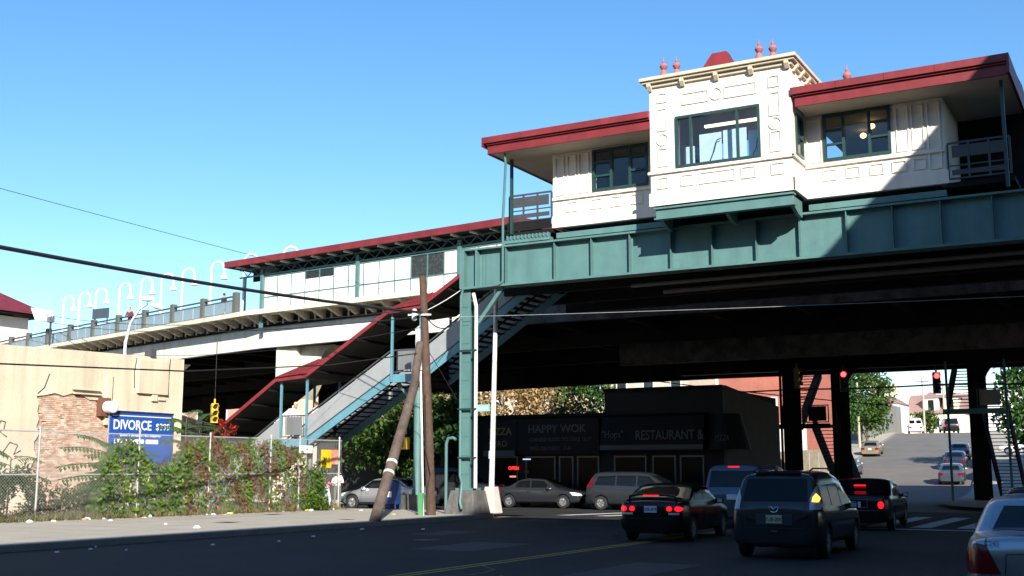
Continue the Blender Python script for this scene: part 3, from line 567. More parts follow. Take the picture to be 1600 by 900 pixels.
# signal tower at the far end of the platform
W_ = thing('signal_tower', 'pale board clad tower with red hipped roof at the end of the platform', 'tower', (-86, 60.5, 10.5))
VB = M('pale_board_cladding', (.72, .64, .55), .7, var=.1)
MB().box(-93, -80.2, 58.4, 62.2, 10.4, 14.0).build('wall', VB, W_)
for k in range(30): MB().box(-92.9+k*.42, -92.83+k*.42, 58.35, 58.399, 11.6, 14.0).build('batten', VB, W_)
MB().box(-93.2, -79.9, 58.1, 62.4, 10.45, 11.5).build('base_band', GREYM, W_)
MB().hexa([(-94, 57.2, 14.1), (-78.9, 57.2, 14.1), (-78.9, 63.4, 14.1), (-94, 63.4, 14.1)], [(-94, 57.2, 14.2), (-78.9, 57.2, 14.2), (-78.9, 63.4, 14.2), (-94, 63.4, 14.2)]).build('soffit', BLACK, W_)
MB().hexa([(-94.2, 57, 14.21), (-78.7, 57, 14.21), (-78.7, 63.6, 14.21), (-94.2, 63.6, 14.21)], [(-89, 60.2, 16.9), (-84, 60.2, 16.9), (-84, 60.4, 16.9), (-89, 60.4, 16.9)]).build('roof', RED, W_)
for k in range(14): MB().box(-93+k*1, -92.9+k*1, 57.1, 57.8, 13.98, 14.1).build('rafter_tail', PALE, W_)
s_ = thing('loudspeaker', 'boxy white loudspeaker horn on a post above the platform', 'loudspeaker', (-68.6, 54.6, 10.5))
MB().hexa([(-69.3, 54.3, 12.3), (-68.2, 54.3, 12.15), (-68.2, 54.9, 12.15), (-69.3, 54.9, 12.3)], [(-69.6, 54.1, 13.2), (-68.2, 54.3, 12.95), (-68.2, 54.9, 12.95), (-69.6, 55.1, 13.2)]).build('horn', WHITE, s_)
MB().box(-68.0, -67.9, 54.5, 54.6, 10.5, 12.5).build('post', DGREY, s_); MB().box(-68.2, -67.8, 54.4, 54.75, 12.1, 12.45).build('junction_box', GREYM, s_)
s_ = thing('platform_sign', 'dark blank sign board raised above the parapet on posts', 'sign', (-63.6, 55.2, 10.5))
MB().box(-64.4, -62.8, 55.1, 55.16, 12.15, 12.85).build('board', M('dark_slate', (.05, .07, .085), .5), s_)
for x in (-64.2, -63.0): MB().box(x-.03, x+.03, 55.17, 55.22, 10.5, 12.8).build('post', DGREY, s_)

# ------------------------------------------------------------------ covered street stair
ST = thing('covered_stair', 'teal and grey steel street stair under a red stepped canopy', 'staircase', (-30, 41.3, .15))
Y0, Y1 = 40.2, 42.4; SL = .636
pts = [(-39.0, .15), (-34.35, 3.1), (-32.85, 3.1), (-28.35, 5.75), (-26.85, 5.75), (-19.4, 10.49)]
SILV = M('silver_grey_panel', (.27, .285, .29), .45, var=.08, streak=.12)
tread = MB().box(-.17, .17, Y0+.08-41.3, Y1-.08-41.3, -.02, .02).mesh('tread', BLACK); 
for (xa, za), (xb, zb) in zip(pts, pts[1:]):
    flat = abs(za-zb) < .01
    if flat:
        MB().box(xa, xb, Y0, Y1, za-.12, za).build('landing', BLACK, ST)
        MB().box(xa-.1, xb+.1, Y0-.06, Y0-.001, za-.32, za+.02).build('landing_beam', TEALB, ST)
        m = MB(); m.box(xa+.03, xb-.03, Y0-.03, Y0+.01, za+1.02, za+1.08); m.box(xa+.03, xb-.03, Y0-.03, Y0+.01, za+.1, za+.15)
        for k in range(9): x = xa+.06+(xb-xa-.12)*k/8; m.box(x-.012, x+.012, Y0-.02, Y0, za+.15, za+1.02)
        m.build('landing_railing', DGREY, ST)
        MB().box(xa+.3, xb-.3, Y0-.045, Y0-.031, za+.2, za+1.0).build('railing_panel', GREYM, ST)
        for x in (xa+.02, xb-.02):
            for y in (Y0-.09, Y1+.03): MB().box(x-.045, x+.045, y-.045, y+.045, za-.3, za+2.82).build('canopy_post', TEALB, ST)
    else:
        for y in (Y0-.06, Y1):
            MB().prism([(xa, za-.32), (xb, zb-.32), (xb, zb+.05), (xa, za+.05)], 'y', y, y+.06).build('stringer', TEALB, ST)
            MB().prism([(xa, za+.13), (xb, zb+.13), (xb, zb+.98), (xa, za+.98)], 'y', y+.015, y+.04).build('balustrade_panel', SILV, ST)
            MB().prism([(xa, za+1.05), (xb, zb+1.05), (xb, zb+1.12), (xa, za+1.12)], 'y', y-.005, y+.055).build('handrail', DGREY, ST)
            MB().prism([(xa, za+.07), (xb, zb+.07), (xb, zb+.11), (xa, za+.11)], 'y', y-.002, y+.05).build('kick_rail', DGREY, ST)
        n_ = int(round((zb-za)/.178))
        for k in range(n_): piece('tread', tread, ST, (xa+(xb-xa)*(k+.5)/n_, 41.3, za+(zb-za)*(k+1)/n_-.03))
        MB().prism([(xa, za-.30), (xb, zb-.30), (xb, zb-.24), (xa, za-.24)], 'y', Y0+.5, Y0+.6).build('under_brace', BLACK, ST)
# canopy following the flights, 2.85 m above
cz = 2.72
cpts = [(-38.3, .59+cz), (-34.45, 3.05+cz), (-32.75, 3.05+cz+.12), (-28.4, 5.72+cz), (-26.75, 5.72+cz+.1), (-23.2, 7.95+cz)]
for (xa, za), (xb, zb) in zip(cpts, cpts[1:]):
    flat = abs(za-zb) < .3
    if flat: MB().hexa([(xa-.05, Y0-.36, za+.04), (xb+.05, Y0-.36, zb+.04), (xb+.05, Y1+.3, zb+1.05), (xa-.05, Y1+.3, za+1.05)], [(xa-.05, Y0-.36, za+.12), (xb+.05, Y0-.36, zb+.12), (xb+.05, Y1+.3, zb+1.13), (xa-.05, Y1+.3, za+1.13)]).build('canopy_roof', RED, ST)
    else: MB().prism([(xa, za), (xb, zb), (xb, zb+.07), (xa, za+.07)], 'y', Y0-.28, Y1+.3).build('canopy_roof', RED, ST)
    MB().prism([(xa, za-.1), (xb, zb-.1), (xb, zb+.09), (xa, za+.09)], 'y', Y0-.36, Y0-.281).build('canopy_fascia', RED, ST)
    MB().prism([(xa, za-.10), (xb, zb-.10), (xb, zb-.005), (xa, za-.005)], 'y', Y0-.27, Y1+.3).build('canopy_soffit', M('dull_olive_soffit', (.075, .068, .055), .8), ST)
    if not flat:
        n_ = 4
        for k in range(n_):
            f_ = (k+.5)/n_; x = xa+(xb-xa)*f_; z = za+(zb-za)*f_; MB().box(x-.04, x+.04, Y0-.25, Y1+.28, z-.2, z-.1).build('canopy_rib', BLACK, ST)
    else:
        for k in range(6): x = xa+(xb-xa)*(k+.5)/6; z = za+(zb-za)*(k+.5)/6; MB().hexa([(x-.02, Y0-.36, z+.11), (x+.02, Y0-.36, z+.11), (x+.02, Y1+.28, z+1.11), (x-.02, Y1+.28, z+1.11)], [(x-.02, Y0-.36, z+.15), (x+.02, Y0-.36, z+.15), (x+.02, Y1+.28, z+1.16), (x-.02, Y1+.28, z+1.16)]).build('roof_seam', RED, ST)
for x, y in ((-27.3, 40.6),):
    MB().tube([(x, y, .75), (x, y, 5.4)], .17, 16).build('support_column', TEAL, ST, smooth=True); MB().box(x-.5, x+.5, y-.5, y+.5, .1, .75).build('column_base', STONE, ST, bevel=.05); MB().beam((x, y, 4.4), (x-1.0, y, 5.4), .12).build('knee_brace', TEAL, ST)
MB().tube([(-33.6, 41.3, .12), (-33.6, 41.3, 2.98)], .14, 12).build('support_column', GREYM, ST)

# ------------------------------------------------------------------ derelict rendered wall with sign
Q_ = thing('rendered_building', 'stained cream rendered wall of a derelict building with patches of bare brick', 'building', (-40, 30, 0))
m = MB()
top = [(-30, 6.2), (27.0, 6.42), (31.8, 6.52), (34.9, 6.60), (37.75, 6.66)]
m.prism([(-30, -.1)] + top + [(37.75, -.1)], 'x', -44, -38.0) if False else None
# wall outline: brick area left as an opening 12 cm deep in the render
def yz(m, poly, a, b): return m.prism([(p[0], p[1]) for p in poly], 'x', a, b)
yz(MB(), [(-30, -.1), (37.73, -.1), (37.73, 6.5), (34.9, 6.45), (27, 6.3), (-30, 6.05)], -44, -38.12).build('masonry_core', STUCCO, Q_)
random.seed(3)
edge = []
yy, zz = 30.1, .2
zs = fr(.2, 4.6, .3)
left = [(30.15 + random.uniform(-.12, .14), z) for z in zs]
right = [(34.6 + random.uniform(-.3, .2) - (0 if z < 3.2 else 1.3*min(1, (z-3.2)/.4)), z) for z in zs]
topedge = [(left[-1][0] + (right[-1][0]-left[-1][0])*k/8, 4.72 + random.uniform(-.16, .1)) for k in range(1, 8)]
hole = left + topedge + right[::-1]
n = len(hole)
R1 = yz(MB(), [(-30, -.1), (left[0][0], -.1)] + left + [(left[-1][0], 6.5), (27, 6.42), (-30, 6.2)], -38.12, -38.0).build('render_coat', STUCCO, Q_)
yz(MB(), [left[-1]] + topedge + [right[-1], (right[-1][0], 6.58), (left[-1][0], 6.5)], -38.119, -38.001).build('render_coat', STUCCO, Q_)
yz(MB(), right + [(right[-1][0], 6.58), (34.9, 6.6), (37.75, 6.66), (37.75, -.1), (right[0][0], -.1)], -38.119, -38.0).build('render_coat', STUCCO, Q_)
yz(MB(), [(left[0][0], -.1), (right[0][0], -.1), right[0], left[0]], -38.118, -38.002).build('render_coat', STUCCO, Q_)
# bare bricks
bw = MB(); random.seed(5)
for r_ in range(58):
    z = .22+r_*.078
    for k in range(24):
        y = 29.9+k*.215+(.107 if r_ % 2 else 0)
        if y > 34.7 or random.random() < .02: continue
        p = random.uniform(0, .022); bw.box(-38.125, -38.075+p, y, y+.2, z, z+.066)
BRP = M('pale_painted_bare_brick', (.50, .31, .22), .9, var=.3, scale=4, island=.3, dirt=(.62, .52, .40), dirt_amt=.8, dirt_scale=1.6, dirt_lo=.45)
stuff(bw.build('bare_bricks', BRP, Q_))
# render details: projecting slab, cracks, cap
def xbox(name, y0, y1, z0, z1, x1, mat=STUCCO): return MB().box(-38.02, x1, y0, y1, z0, z1).build(name, mat, Q_, bevel=.015)
xbox('render_slab', 35.05, 36.75, 5.0, 6.45, -37.86); xbox('render_slab', 35.9, 36.2, 4.7, 4.99, -37.9); xbox('render_slab', 36.28, 36.7, 4.75, 4.9, -37.92)
xbox('ledge', 31.7, 33.1, 4.95, 5.0, -37.86); xbox('ledge', 31.8, 33.15, 4.78, 4.83, -37.88); xbox('pilaster', 33.4, 33.7, 3.6, 5.6, -37.9)
DK = M('dark_crack', (.05, .04, .03), .9)
for p in (((33.75, 4.6), (33.72, 5.0), (33.78, 5.6)), ((30.1, 4.7), (30.4, 4.95), (30.6, 5.5)), ((36.9, 4.9), (36.85, 5.6), (36.92, 6.6)), ((34.95, 5.2), (34.9, 5.9), (35, 6.5))):
    MB().tube([(-37.995, y, z) for y, z in p], .022, 5).build('crack', DK, Q_)
MB().box(-38.3, -37.9, 35.7, 36.0, 6.62, 6.95).build('chimney_stub', M('dark_cap', (.06, .06, .07), .8), Q_)
# graffiti tag, painted loops
GRF = M('black_spray_paint', (.03, .03, .035), .7)
for base, pts_ in ((28.0, [(0, .9), (.15, 1.5), (.35, 1.75), (.3, 1.2), (.55, 1.7), (.75, 1.65), (.7, 1.35), (.5, 1.3), (.85, 1.1)]), (28.4, [(.3, .5), (.6, .9), (.95, .8), (.8, .45), (1.1, .6)]), (27.0, [(0, .2), (.3, .7), (.6, .4), (.5, 0)])):
    MB().tube([(-37.994, base+a, 1.9+b) for a, b in pts_], .022, 5).build('graffiti_stroke', GRF, Q_)
v_ = thing('wall_vent', 'white round vent drum on a brown plate sticking out of the rendered wall', 'vent', (-37.9, 33.55, 4.3))
MB().box(-38.06, -37.8, 33.05, 33.55, 3.95, 4.7).build('plate', M('rust_brown_plate', (.14, .06, .035), .8), v_); MB().lathe([(.22, 0), (.25, .03), (.25, .42), (.21, .46), (.1, .47)], (-37.8, 33.35, 4.32), axis='x', n=22).build('drum', WHITE, v_, smooth=True)
g_ = thing('billboard', 'blue hoarding with white DIVORCE lettering leaning on the rendered wall', 'sign', (-37.6, 35.4, 2.4))
BLU = M('royal_blue_sign', (.012, .07, .33), .45, var=.1)
MB().box(-37.72, -37.66, 33.45, 36.9, 2.1, 4.12).build('board', BLU, g_)
MB().box(-37.735, -37.64, 33.42, 36.93, 4.12, 4.2).build('frame_rail', M('dark_blue_frame', (.01, .02, .08), .5), g_)
MB().box(-37.66, -37.655, 33.55, 36.8, 3.98, 4.02).build('white_line', M('cream_line', (.7, .68, .5), .5), g_)
rt = (R(90), 0, R(90))
text('DIVORCE', .56, WHITE, g_, (-37.655, 33.6, 3.44), rt, sx=.88, bold=.010); text('$399', .40, WHITE, g_, (-37.655, 35.92, 3.46), rt, bold=.002)
text("Spouse's Signature Not Required", .17, WHITE, g_, (-37.655, 33.95, 3.16), rt, sx=1.0, bold=.003); [MB().box(-37.66, -37.654, a, b, 2.86, 3.04).build('printed_band', WHITE, g_) for a, b in ((33.7, 34.15), (34.3, 35.3), (35.4, 36.1))]
for y in (33.5, 36.85): MB().box(-37.8, -37.73, y-.04, y+.04, .05, 4.1).build('post', GALV, g_)

# ------------------------------------------------------------------ chain link fence
F0, F1 = Vector((-32.5, 13)), Vector((-30.35, 39.4)); FT = (F1-F0).normalized(); FL = (F1-F0).length
FE = thing('chain_link_fence', 'galvanised chain link fence on steel posts beside the pavement', 'fence', (-31.4, 26, .15))
FH = 2.82; fz = .17
def fp(s, d, z): return (F0.x+FT.x*s+FT.y*d, F0.y+FT.y*s-FT.x*d, z)
m = MB(); sp = .075; r_ = .0028; s = -FH
while s < FL:
    for sg in (0, 1):
        a0, b0 = max(s, 0), min(s+FH, FL)
        if b0 > a0:
            za, zb = (a0-s), (b0-s)
            if sg: za, zb = FH-za, FH-zb
            m.tube([fp(a0, .02, fz+za), fp(b0, .02, fz+zb)], r_, 3, cap=False)
    s += sp*1.414
stuff(m.build('chain_link', GALV, FE))
for s, kind in ((9.2, 1), (12.2, 1), (16.1, 1), (19.3, 1), (22.4, 1), (24.0, 1), (26.35, 1), (6.2, 1), (3.1, 1), (.1, 1)):
    o = MB().tube([fp(s, 0, .1), fp(s, 0, fz+FH+.08)], .033, 10).build('fence_post', GALV, FE, smooth=True); MB().lathe([(.045, 0), (.045, .05), (.01, .09)], fp(s, 0, fz+FH+.08), n=10).build('post_cap', GALV, o)
for z in (fz+FH, fz+1.45): MB().tube([fp(0, 0, z), fp(FL, 0, z)], .022, 8).build('fence_rail', GALV, FE, smooth=True)
# notices on the fence
for i, (s, z, w_, h_, mat, lab) in enumerate(((24.3, 2.45, .75, .3, WHITE, 'small white notice wired to the top of the fence'), (25.5, 1.85, .62, .75, YELLOW, 'yellow board wired to the fence beside the red printed poster'), (26.0, 2.0, .42, .6, M('pale_red_poster', (.6, .2, .15), .7, var=.3, scale=8, dirt=(.7, .6, .5), dirt_amt=.8, dirt_scale=5, dirt_lo=.5), 'red printed poster on the fence over the yellow board'))):
    d = .05+.014*i
    o = tag(MB().hexa([fp(s-w_/2, d, z), fp(s+w_/2, d, z), fp(s+w_/2, d-.01, z), fp(s-w_/2, d-.01, z)], [fp(s-w_/2, d, z+h_), fp(s+w_/2, d, z+h_), fp(s+w_/2, d-.01, z+h_), fp(s-w_/2, d-.01, z+h_)]).build('fence_notice', mat), lab, 'notice')
# ------------------------------------------------------------------ utility pole with raking brace, wires
U_ = thing('utility_pole', 'brown timber utility pole propped by a raking timber pole at the corner kerb', 'utility pole', (-23.5, 35.6, .15))
MB().tube([(-23.3, 35.6, 0), (-23.45, 35.6, 3), (-23.62, 35.6, 6), (-23.8, 35.6, 8.95)], [.175, .165, .15, .135], 14).build('pole', WOODP, U_, smooth=True)
MB().tube([(-22.2, 30.45, -.2), (-22.72, 32.5, 2.5), (-23.25, 34.3, 4.7), (-23.72, 35.35, 6.4)], [.185, .175, .16, .145], 14).build('brace_pole', WOODG, U_, smooth=True)
bv = (Vector((-23.25, 34.3, 4.7))-Vector((-22.72, 32.5, 2.5))).normalized()
for z in (1.65, 2.0):
    f_ = (z)/2.5; p = Vector((-22.2, 30.45, -.2)).lerp(Vector((-22.72, 32.5, 2.5)), (z+.2)/2.7); MB().tube([p-bv*.045, p+bv*.045], .19, 14).build('white_band', WHITE, U_, smooth=True)
MB().tube([(-23.52, 35.4, .1), (-23.6, 35.38, 3), (-23.75, 35.42, 6.2)], .04, 8).build('conduit', PALE, U_, smooth=True)
MB().box(-23.68, -23.5, 35.3, 35.42, .15, .95).build('conduit_guard', M('green_guard', (.08, .28, .12), .5), U_)
MB().tube([(-23.35, 35.35, 1.0), (-23.2, 35.36, 1.6), (-23.42, 35.38, 2.4), (-23.5, 35.4, 4.5)], .02, 6).build('loose_cable', CABLE, U_, smooth=True)
MB().lathe([(.05, 0), (.1, .05), (.1, .4), (.05, .45)], (-23.98, 35.35, 7.25), n=12).build('terminal_can', PALE, U_, smooth=True)
MB().beam((-24.3, 35.42, 7.5), (-23.3, 35.42, 7.45), .06).build('crossarm', PALE, U_)
MB().tube([(-23.72, 35.36, 5.4), (-23.78, 35.3, 6.3), (-23.82, 35.36, 6.9)], .09, 8).build('splice_box', PALE, U_, smooth=True)
def wire(label, pts, r, sag=0, n=24, mat=CABLE):
    P = []
    for (a, b) in zip(pts, pts[1:]):
        a, b = Vector(a), Vector(b)
        for k in range(n):
            f_ = k/n; q = a.lerp(b, f_); q.z -= sag*4*f_*(1-f_); P.append(q)
    P.append(Vector(pts[-1]))
    return tag(MB().tube(P, r, 6).build('overhead_cable', mat, smooth=True), label, 'cable')
wire('thick black cable running to the timber pole above the rendered wall', [(-21.9, -14, 8.0), (-23.7, 35.4, 7.55)], .055, .95)
wire('black cable slung low in front of the rendered wall', [(-22.5, -6, 4.6), (-22.5, 8, 4.15), (-22.5, 16.8, 4.1), (-22.5, 22.4, 4.35), (-22.9, 29, 5.05), (-23.6, 35.1, 6.0)], .022, 0)
wire('thin wire high in the sky, falling to the shelter roof', [(-24.5, -6, 9.35), (-26, 36, 8.7)], .008, .12)
wire('thin wire from the red roofed tower to the timber pole, upper one', [(-75.5, 57.5, 13.9), (-23.78, 35.4, 7.7)], .018, .9)
wire('thin wire from the red roofed tower to the timber pole, lower one', [(-75.5, 57.3, 13.4), (-23.78, 35.4, 7.4)], .018, .9)
wire('thin drooping wire from the timber pole to the stair canopy', [(-66, 50, 10.6), (-23.75, 35.45, 7.0)], .012, 1.2)
wire('pale thin wire stretched level under the girder across the street', [(-23.7, 35.5, 7.35), (-22.9, 36.8, 7.5), (8, 39.5, 7.0)], .009, .12, mat=GALV)
wire('black cable looping from the timber pole to the teal column', [(-23.7, 35.6, 7.5), (-23.0, 36.9, 7.45)], .022, .45)
wire('guy wire slanting down beside the teal column', [(-23.75, 35.7, 6.4), (-23.15, 38.6, 3.1)], .012, 0)
wire('guy wire slanting up from the timber pole to the girder end', [(-23.75, 35.6, 7.6), (-23.0, 37.1, 8.6)], .014, .05, mat=PALE)
# ------------------------------------------------------------------ street lamp pole with street sign, cobra lamp behind the wall
L1 = thing('lamp_pole', 'pale steel lamp pole on a tapered concrete foot beside the teal column', 'lamp pole', (-23.0, 39.4, .15))
MB().tube([(-23.0, 39.4, 1.1), (-22.9, 39.4, 5), (-22.8, 39.4, 9.0)], [.11, .095, .08], 14).build('pole', PALE, L1, smooth=True)
MB().hexa([(-23.33, 39.07, .1), (-22.67, 39.07, .1), (-22.67, 39.73, .1), (-23.33, 39.73, .1)], [(-23.2, 39.2, 1.12), (-22.8, 39.2, 1.12), (-22.8, 39.6, 1.12), (-23.2, 39.6, 1.12)]).build('foot', M('pale_foot', (.5, .46, .41), .85, var=.15), L1, bevel=.03)
MB().tube([(-23.0, 39.4, 2.2), (-22.99, 39.4, 2.5)], .13, 12).build('access_collar', PALE, L1, smooth=True)
sg = thing('street_sign', 'pale green street name sign fixed to the lamp pole', 'street sign', (-23.2, 39.35, 4.1))
MB().box(-23.58, -23.02, 39.24, 39.26, 4.05, 4.32).build('plate', M('pale_green_sign', (.22, .5, .45), .4), sg)
for k, (a, b) in enumerate(((-23.5, -23.3), (-23.26, -23.1))): MB().box(a, b, 39.232, 39.239, 4.14, 4.22).build('lettering', WHITE, sg)
L2 = thing('cobra_lamp', 'tall pale street lamp with two drooping heads behind the rendered wall', 'street lamp', (-44.5, 40.2, 0))
MB().tube([(-44.5, 40.2, 0), (-44.5, 40.2, 8), (-44.2, 40.2, 9.0), (-43.5, 40.1, 9.6), (-42.9, 40.0, 9.8)], [.1, .08, .06, .05, .05], 10).build('pole', PALE, L2, smooth=True)
for a, b in (((-43.1, 39.8, 10.05), (-42.4, 39.9, 10.0)), ((-42.6, 40.0, 9.75), (-41.9, 40.0, 9.55))): MB().tube([a, Vector(a).lerp(Vector(b), .5), b], [.08, .15, .1], 10).build('lamp_head', PALE, L2, smooth=True)
# ------------------------------------------------------------------ traffic signals
LIT = M('lit_red_lens', (.9, .02, .02), .3, emit=(1, .03, .03), es=6); LENS = M('dark_lens', (.03, .03, .02), .2)
def signal(label, x, y, z, rz, body, red_on, wire_z=None):
    t = thing('traffic_signal', label, 'traffic light', (x, y, z), rz)
    def P(m, n, mat, par): 
        o = bpy.data.objects.new(n, m.mesh(n, mat, smooth=True)); col.objects.link(o); o.parent = par; return o
    P(MB().box(-.17, .17, -.1, .15, 0, 1.05), 'housing', body, t)
    for k, zz in enumerate((.87, .52, .18)):
        le = P(MB().lathe([(.13, 0), (.12, -.03), (.05, -.05)], (0, -.1, zz), axis='y', n=16), 'lens', LIT if (k == 0 and red_on) else LENS, t)
        m = MB(); 
        for a in range(9):
            a0, a1 = math.pi*(a/9)-.25*(1), math.pi*((a+1)/9); 
            c0, s0, c1, s1 = math.cos(math.pi*a/9), math.sin(math.pi*a/9), math.cos(math.pi*(a+1)/9), math.sin(math.pi*(a+1)/9)
            m.hexa([(.15*c0, -.1, zz+.15*s0), (.15*c1, -.1, zz+.15*s1), (.165*c1, -.1, zz+.165*s1), (.165*c0, -.1, zz+.165*s0)], [(.15*c0, -.3, zz+.15*s0), (.15*c1, -.3, zz+.15*s1), (.165*c1, -.3, zz+.165*s1), (.165*c0, -.3, zz+.165*s0)])
        P(m, 'visor', body, t)
    P(MB().box(-.04, .04, -.02, .06, 1.05, 1.3), 'hanger', body, t)
    return t
DKS = M('dark_olive_signal', (.03, .032, .022), .5)
signal('dark traffic light showing red, hung over the uphill lanes', -9.55, 60, 5.5, R(20), DKS, True)
signal('dark traffic light showing red, beside the dark steel column', -14.1, 60, 5.75, R(20), DKS, True)
signal('yellow brown traffic light turned away, hung by the restaurant corner', -16.5, 60, 6.0, R(100), M('dull_yellow_signal', (.25, .14, .02), .5), False)
sL = signal('bright yellow traffic light seen from behind above the fence', -44.9, 47, 4.3, R(60), YELLOW, False)
tag(MB().tube([(-44.9, 47, 5.55), (-44.9, 47, 8.7)], .02, 6).build('overhead_cable', CABLE), 'short cable holding the bright yellow traffic light above the fence', 'cable')
wire('black span cable carrying the traffic lights across the street', [(-26, 59.5, 5.9), (-16.5, 60, 5.95), (-9.5, 60.05, 5.95), (9, 60.2, 5.6)], .045, .06)
wire('second black span cable slanting down over the restaurant corner', [(-26, 58.5, 6.9), (-12, 60.3, 5.0)], .03, .1)
wr_ = thing('walk_signal', 'yellow pedestrian signal box on the round teal stair column', 'pedestrian signal', (-27.9, 40.2, 2.6))
MB().box(-28.12, -27.55, 40.15, 40.38, 2.62, 3.12).build('housing', YELLOW, wr_); MB().box(-27.98, -27.7, 40.12, 40.149, 2.7, 3.04).build('lens', M('amber_dark_lens', (.2, .12, .05), .4), wr_)
tag(MB().box(-28.0, -27.55, 40.14, 40.17, 3.25, 3.6).build('red_sign', M('faded_red_sign', (.55, .12, .14), .6, var=.3, scale=9)), 'small faded red sign above the yellow pedestrian signal', 'sign')
# ------------------------------------------------------------------ mailbox, bin, litter
mb = thing('mailbox', 'dark blue street mailbox with rounded top on the corner', 'mailbox', (-27.7, 39.4, .15), R(10))
MBL = M('postal_blue', (.015, .045, .16), .4)
def loc_part(t, m, n, mat, smooth=False): o = bpy.data.objects.new(n, m.mesh(n, mat, smooth=smooth)); col.objects.link(o); o.parent = t; return o
prof = [(-.27, .25), (.27, .25), (.27, .95)] + [(.27*math.cos(a), .95+.27*math.sin(a)) for a in (math.pi*k/12 for k in range(1, 12))] + [(-.27, .95)]
loc_part(mb, MB().prism(prof, 'y', -.25, .25), 'body', MBL)
for sx in (-1, 1):
    for sy in (-1, 1): loc_part(mb, MB().box(sx*.24-.02, sx*.24+.02, sy*.22-.02, sy*.22+.02, 0, .25), 'leg', MBL)
loc_part(mb, MB().box(-.2, .2, -.275, -.25, .85, 1.0), 'hatch', MBL); loc_part(mb, MB().box(-.1, .08, -.262, -.251, .52, .75), 'notice', WHITE)
bn = thing('litter_bin', 'dark green wire litter bin between the timber pole and the teal column', 'bin', (-23.75, 38.3, .15))
m = MB(); 
for k in range(20):
    a = 2*math.pi*k/20; m.box(-23.75+.26*math.cos(a)-.012, -23.75+.26*math.cos(a)+.012, 38.3+.26*math.sin(a)-.012, 38.3+.26*math.sin(a)+.012, .2, .95)
m.build('bars', DTEAL, bn); MB().lathe([(.28, 0), (.29, .04), (.26, .05)], (-23.75, 38.3, .94), n=20).build('rim', PALE, bn); MB().lathe([(.24, 0), (.24, .7), (.1, .78)], (-23.75, 38.3, .17), n=16).build('bag', M('dark_bag', (.03, .03, .03), .4), bn); 
random.seed(12)
LM = [WHITE, PALE, M('litter_tan', (.4, .3, .18), .8), M('litter_yellow', (.6, .5, .1), .7)]
litter_at = []
for k in range(26):
    s = random.uniform(7, 26); d = random.uniform(.15, .7) if k < 20 else random.uniform(1, 8)
    p = fp(s, d, .15); a = random.uniform(.05, .16); m = MB(); h_ = random.uniform(.02, .1)
    ring = [(a*random.uniform(.6, 1.1)*math.cos(t), a*random.uniform(.6, 1.1)*math.sin(t)) for t in (2*math.pi*i/7 for i in range(7))]
    n = 7; vs = [(p[0]+x, p[1]+y, .152) for x, y in ring]+[(p[0]+x*.6, p[1]+y*.6, .152+h_*random.uniform(.5, 1)) for x, y in ring]; m.add(vs, [tuple(range(7))[::-1], tuple(range(7, 14))]+[(i, (i+1) % 7, 7+(i+1) % 7, 7+i) for i in range(7)])
    tag(m.build('litter', LM[k % 4 if k % 3 else 0]), 'crumpled scrap of litter lying on the pavement along the fence', 'litter', 'litter along the fence')
for k in range(10):
    y = random.uniform(17, 30); x = -21.85+random.uniform(0, 2.5); a = random.uniform(.03, .08)
    tag(MB().hexa([(x, y, .003), (x+a, y-.02, .003), (x+a*1.1, y+a, .003), (x-.01, y+a, .003)], [(x+.01, y, .03), (x+a*.8, y, .02), (x+a, y+a*.8, .035), (x, y+a*.9, .02)]).build('litter', WHITE), 'small pale scrap of litter lying on the road by the kerb', 'litter', 'litter on the road')
# ------------------------------------------------------------------ restaurant block across the side street
RB = thing('restaurant_building', 'low dark shopfront building with RESTAURANT sign on the far corner under the railway', 'restaurant', (-24, 56, .15))
DBR = M('shade_darkened_brick', (.016, .015, .015), .85, var=.25, scale=1.5); RW = M('grey_render_side', (.20, .19, .175), .85, var=.15, streak=.2)  # shopfront brick darkened to carry the shade under the railway
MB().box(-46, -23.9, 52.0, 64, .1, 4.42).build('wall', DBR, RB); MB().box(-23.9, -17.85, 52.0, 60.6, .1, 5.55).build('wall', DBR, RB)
MB().prism([(52.0, .12), (60.6, .12), (60.6, 5.1), (52.0, 5.7)], 'x', -17.85, -17.7).build('side_wall', M('shade_dimmed_render', (.10, .096, .09), .9, var=.15, spec=.2), RB)  # darker copy of the grey render, railway shade put into the colour
MB().box(-46, -23.92, 51.8, 52.4, 4.42, 4.56).build('parapet', BLACK, RB); MB().box(-23.9, -17.86, 51.85, 52.3, 5.55, 5.72).build('parapet', BLACK, RB)
SGB = M('black_sign_board', (.006, .006, .007), .6, spec=.2); LTR = M('shade_dimmed_white_letters', (.075, .075, .072), .6); LTY = M('shade_dimmed_yellow_letters', (.16, .12, .02), .6); STP = M('grey_awning_stripe', (.07, .075, .08), .7)  # white and yellow letters lowered in colour to stand in for railway shade
rx = (R(90), 0, 0)
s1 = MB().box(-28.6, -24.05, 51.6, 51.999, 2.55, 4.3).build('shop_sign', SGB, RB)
text('HAPPY WOK', .56, LTR, s1, (-28.0, 51.585, 3.62), rx, bold=.008); text('CHINESE FOOD TO TAKE OUT', .27, LTR, s1, (-27.9, 51.585, 3.18), rx, sx=.92); text('FREE DELIVERY   718-', .27, LTR, s1, (-27.9, 51.585, 2.75), rx, sx=.95)
s2 = MB().box(-34, -28.65, 51.6, 51.999, 2.55, 4.2).build('shop_sign', SGB, RB)
text('PIZZA', .5, LTY, s2, (-30.3, 51.585, 3.55), rx, bold=.008); text('HERO', .42, LTY, s2, (-30.3, 51.585, 2.95), rx); MB().box(-30.5, -28.7, 51.4, 51.58, 2.45, 2.75).build('awning_stripe', STP, RB)
s3 = MB().prism([(51.999, 4.45), (51.55, 4.3), (51.3, 3.1), (51.3, 2.72), (51.999, 2.72)], 'x', -23.85, -18.6).build('awning', SGB, RB)
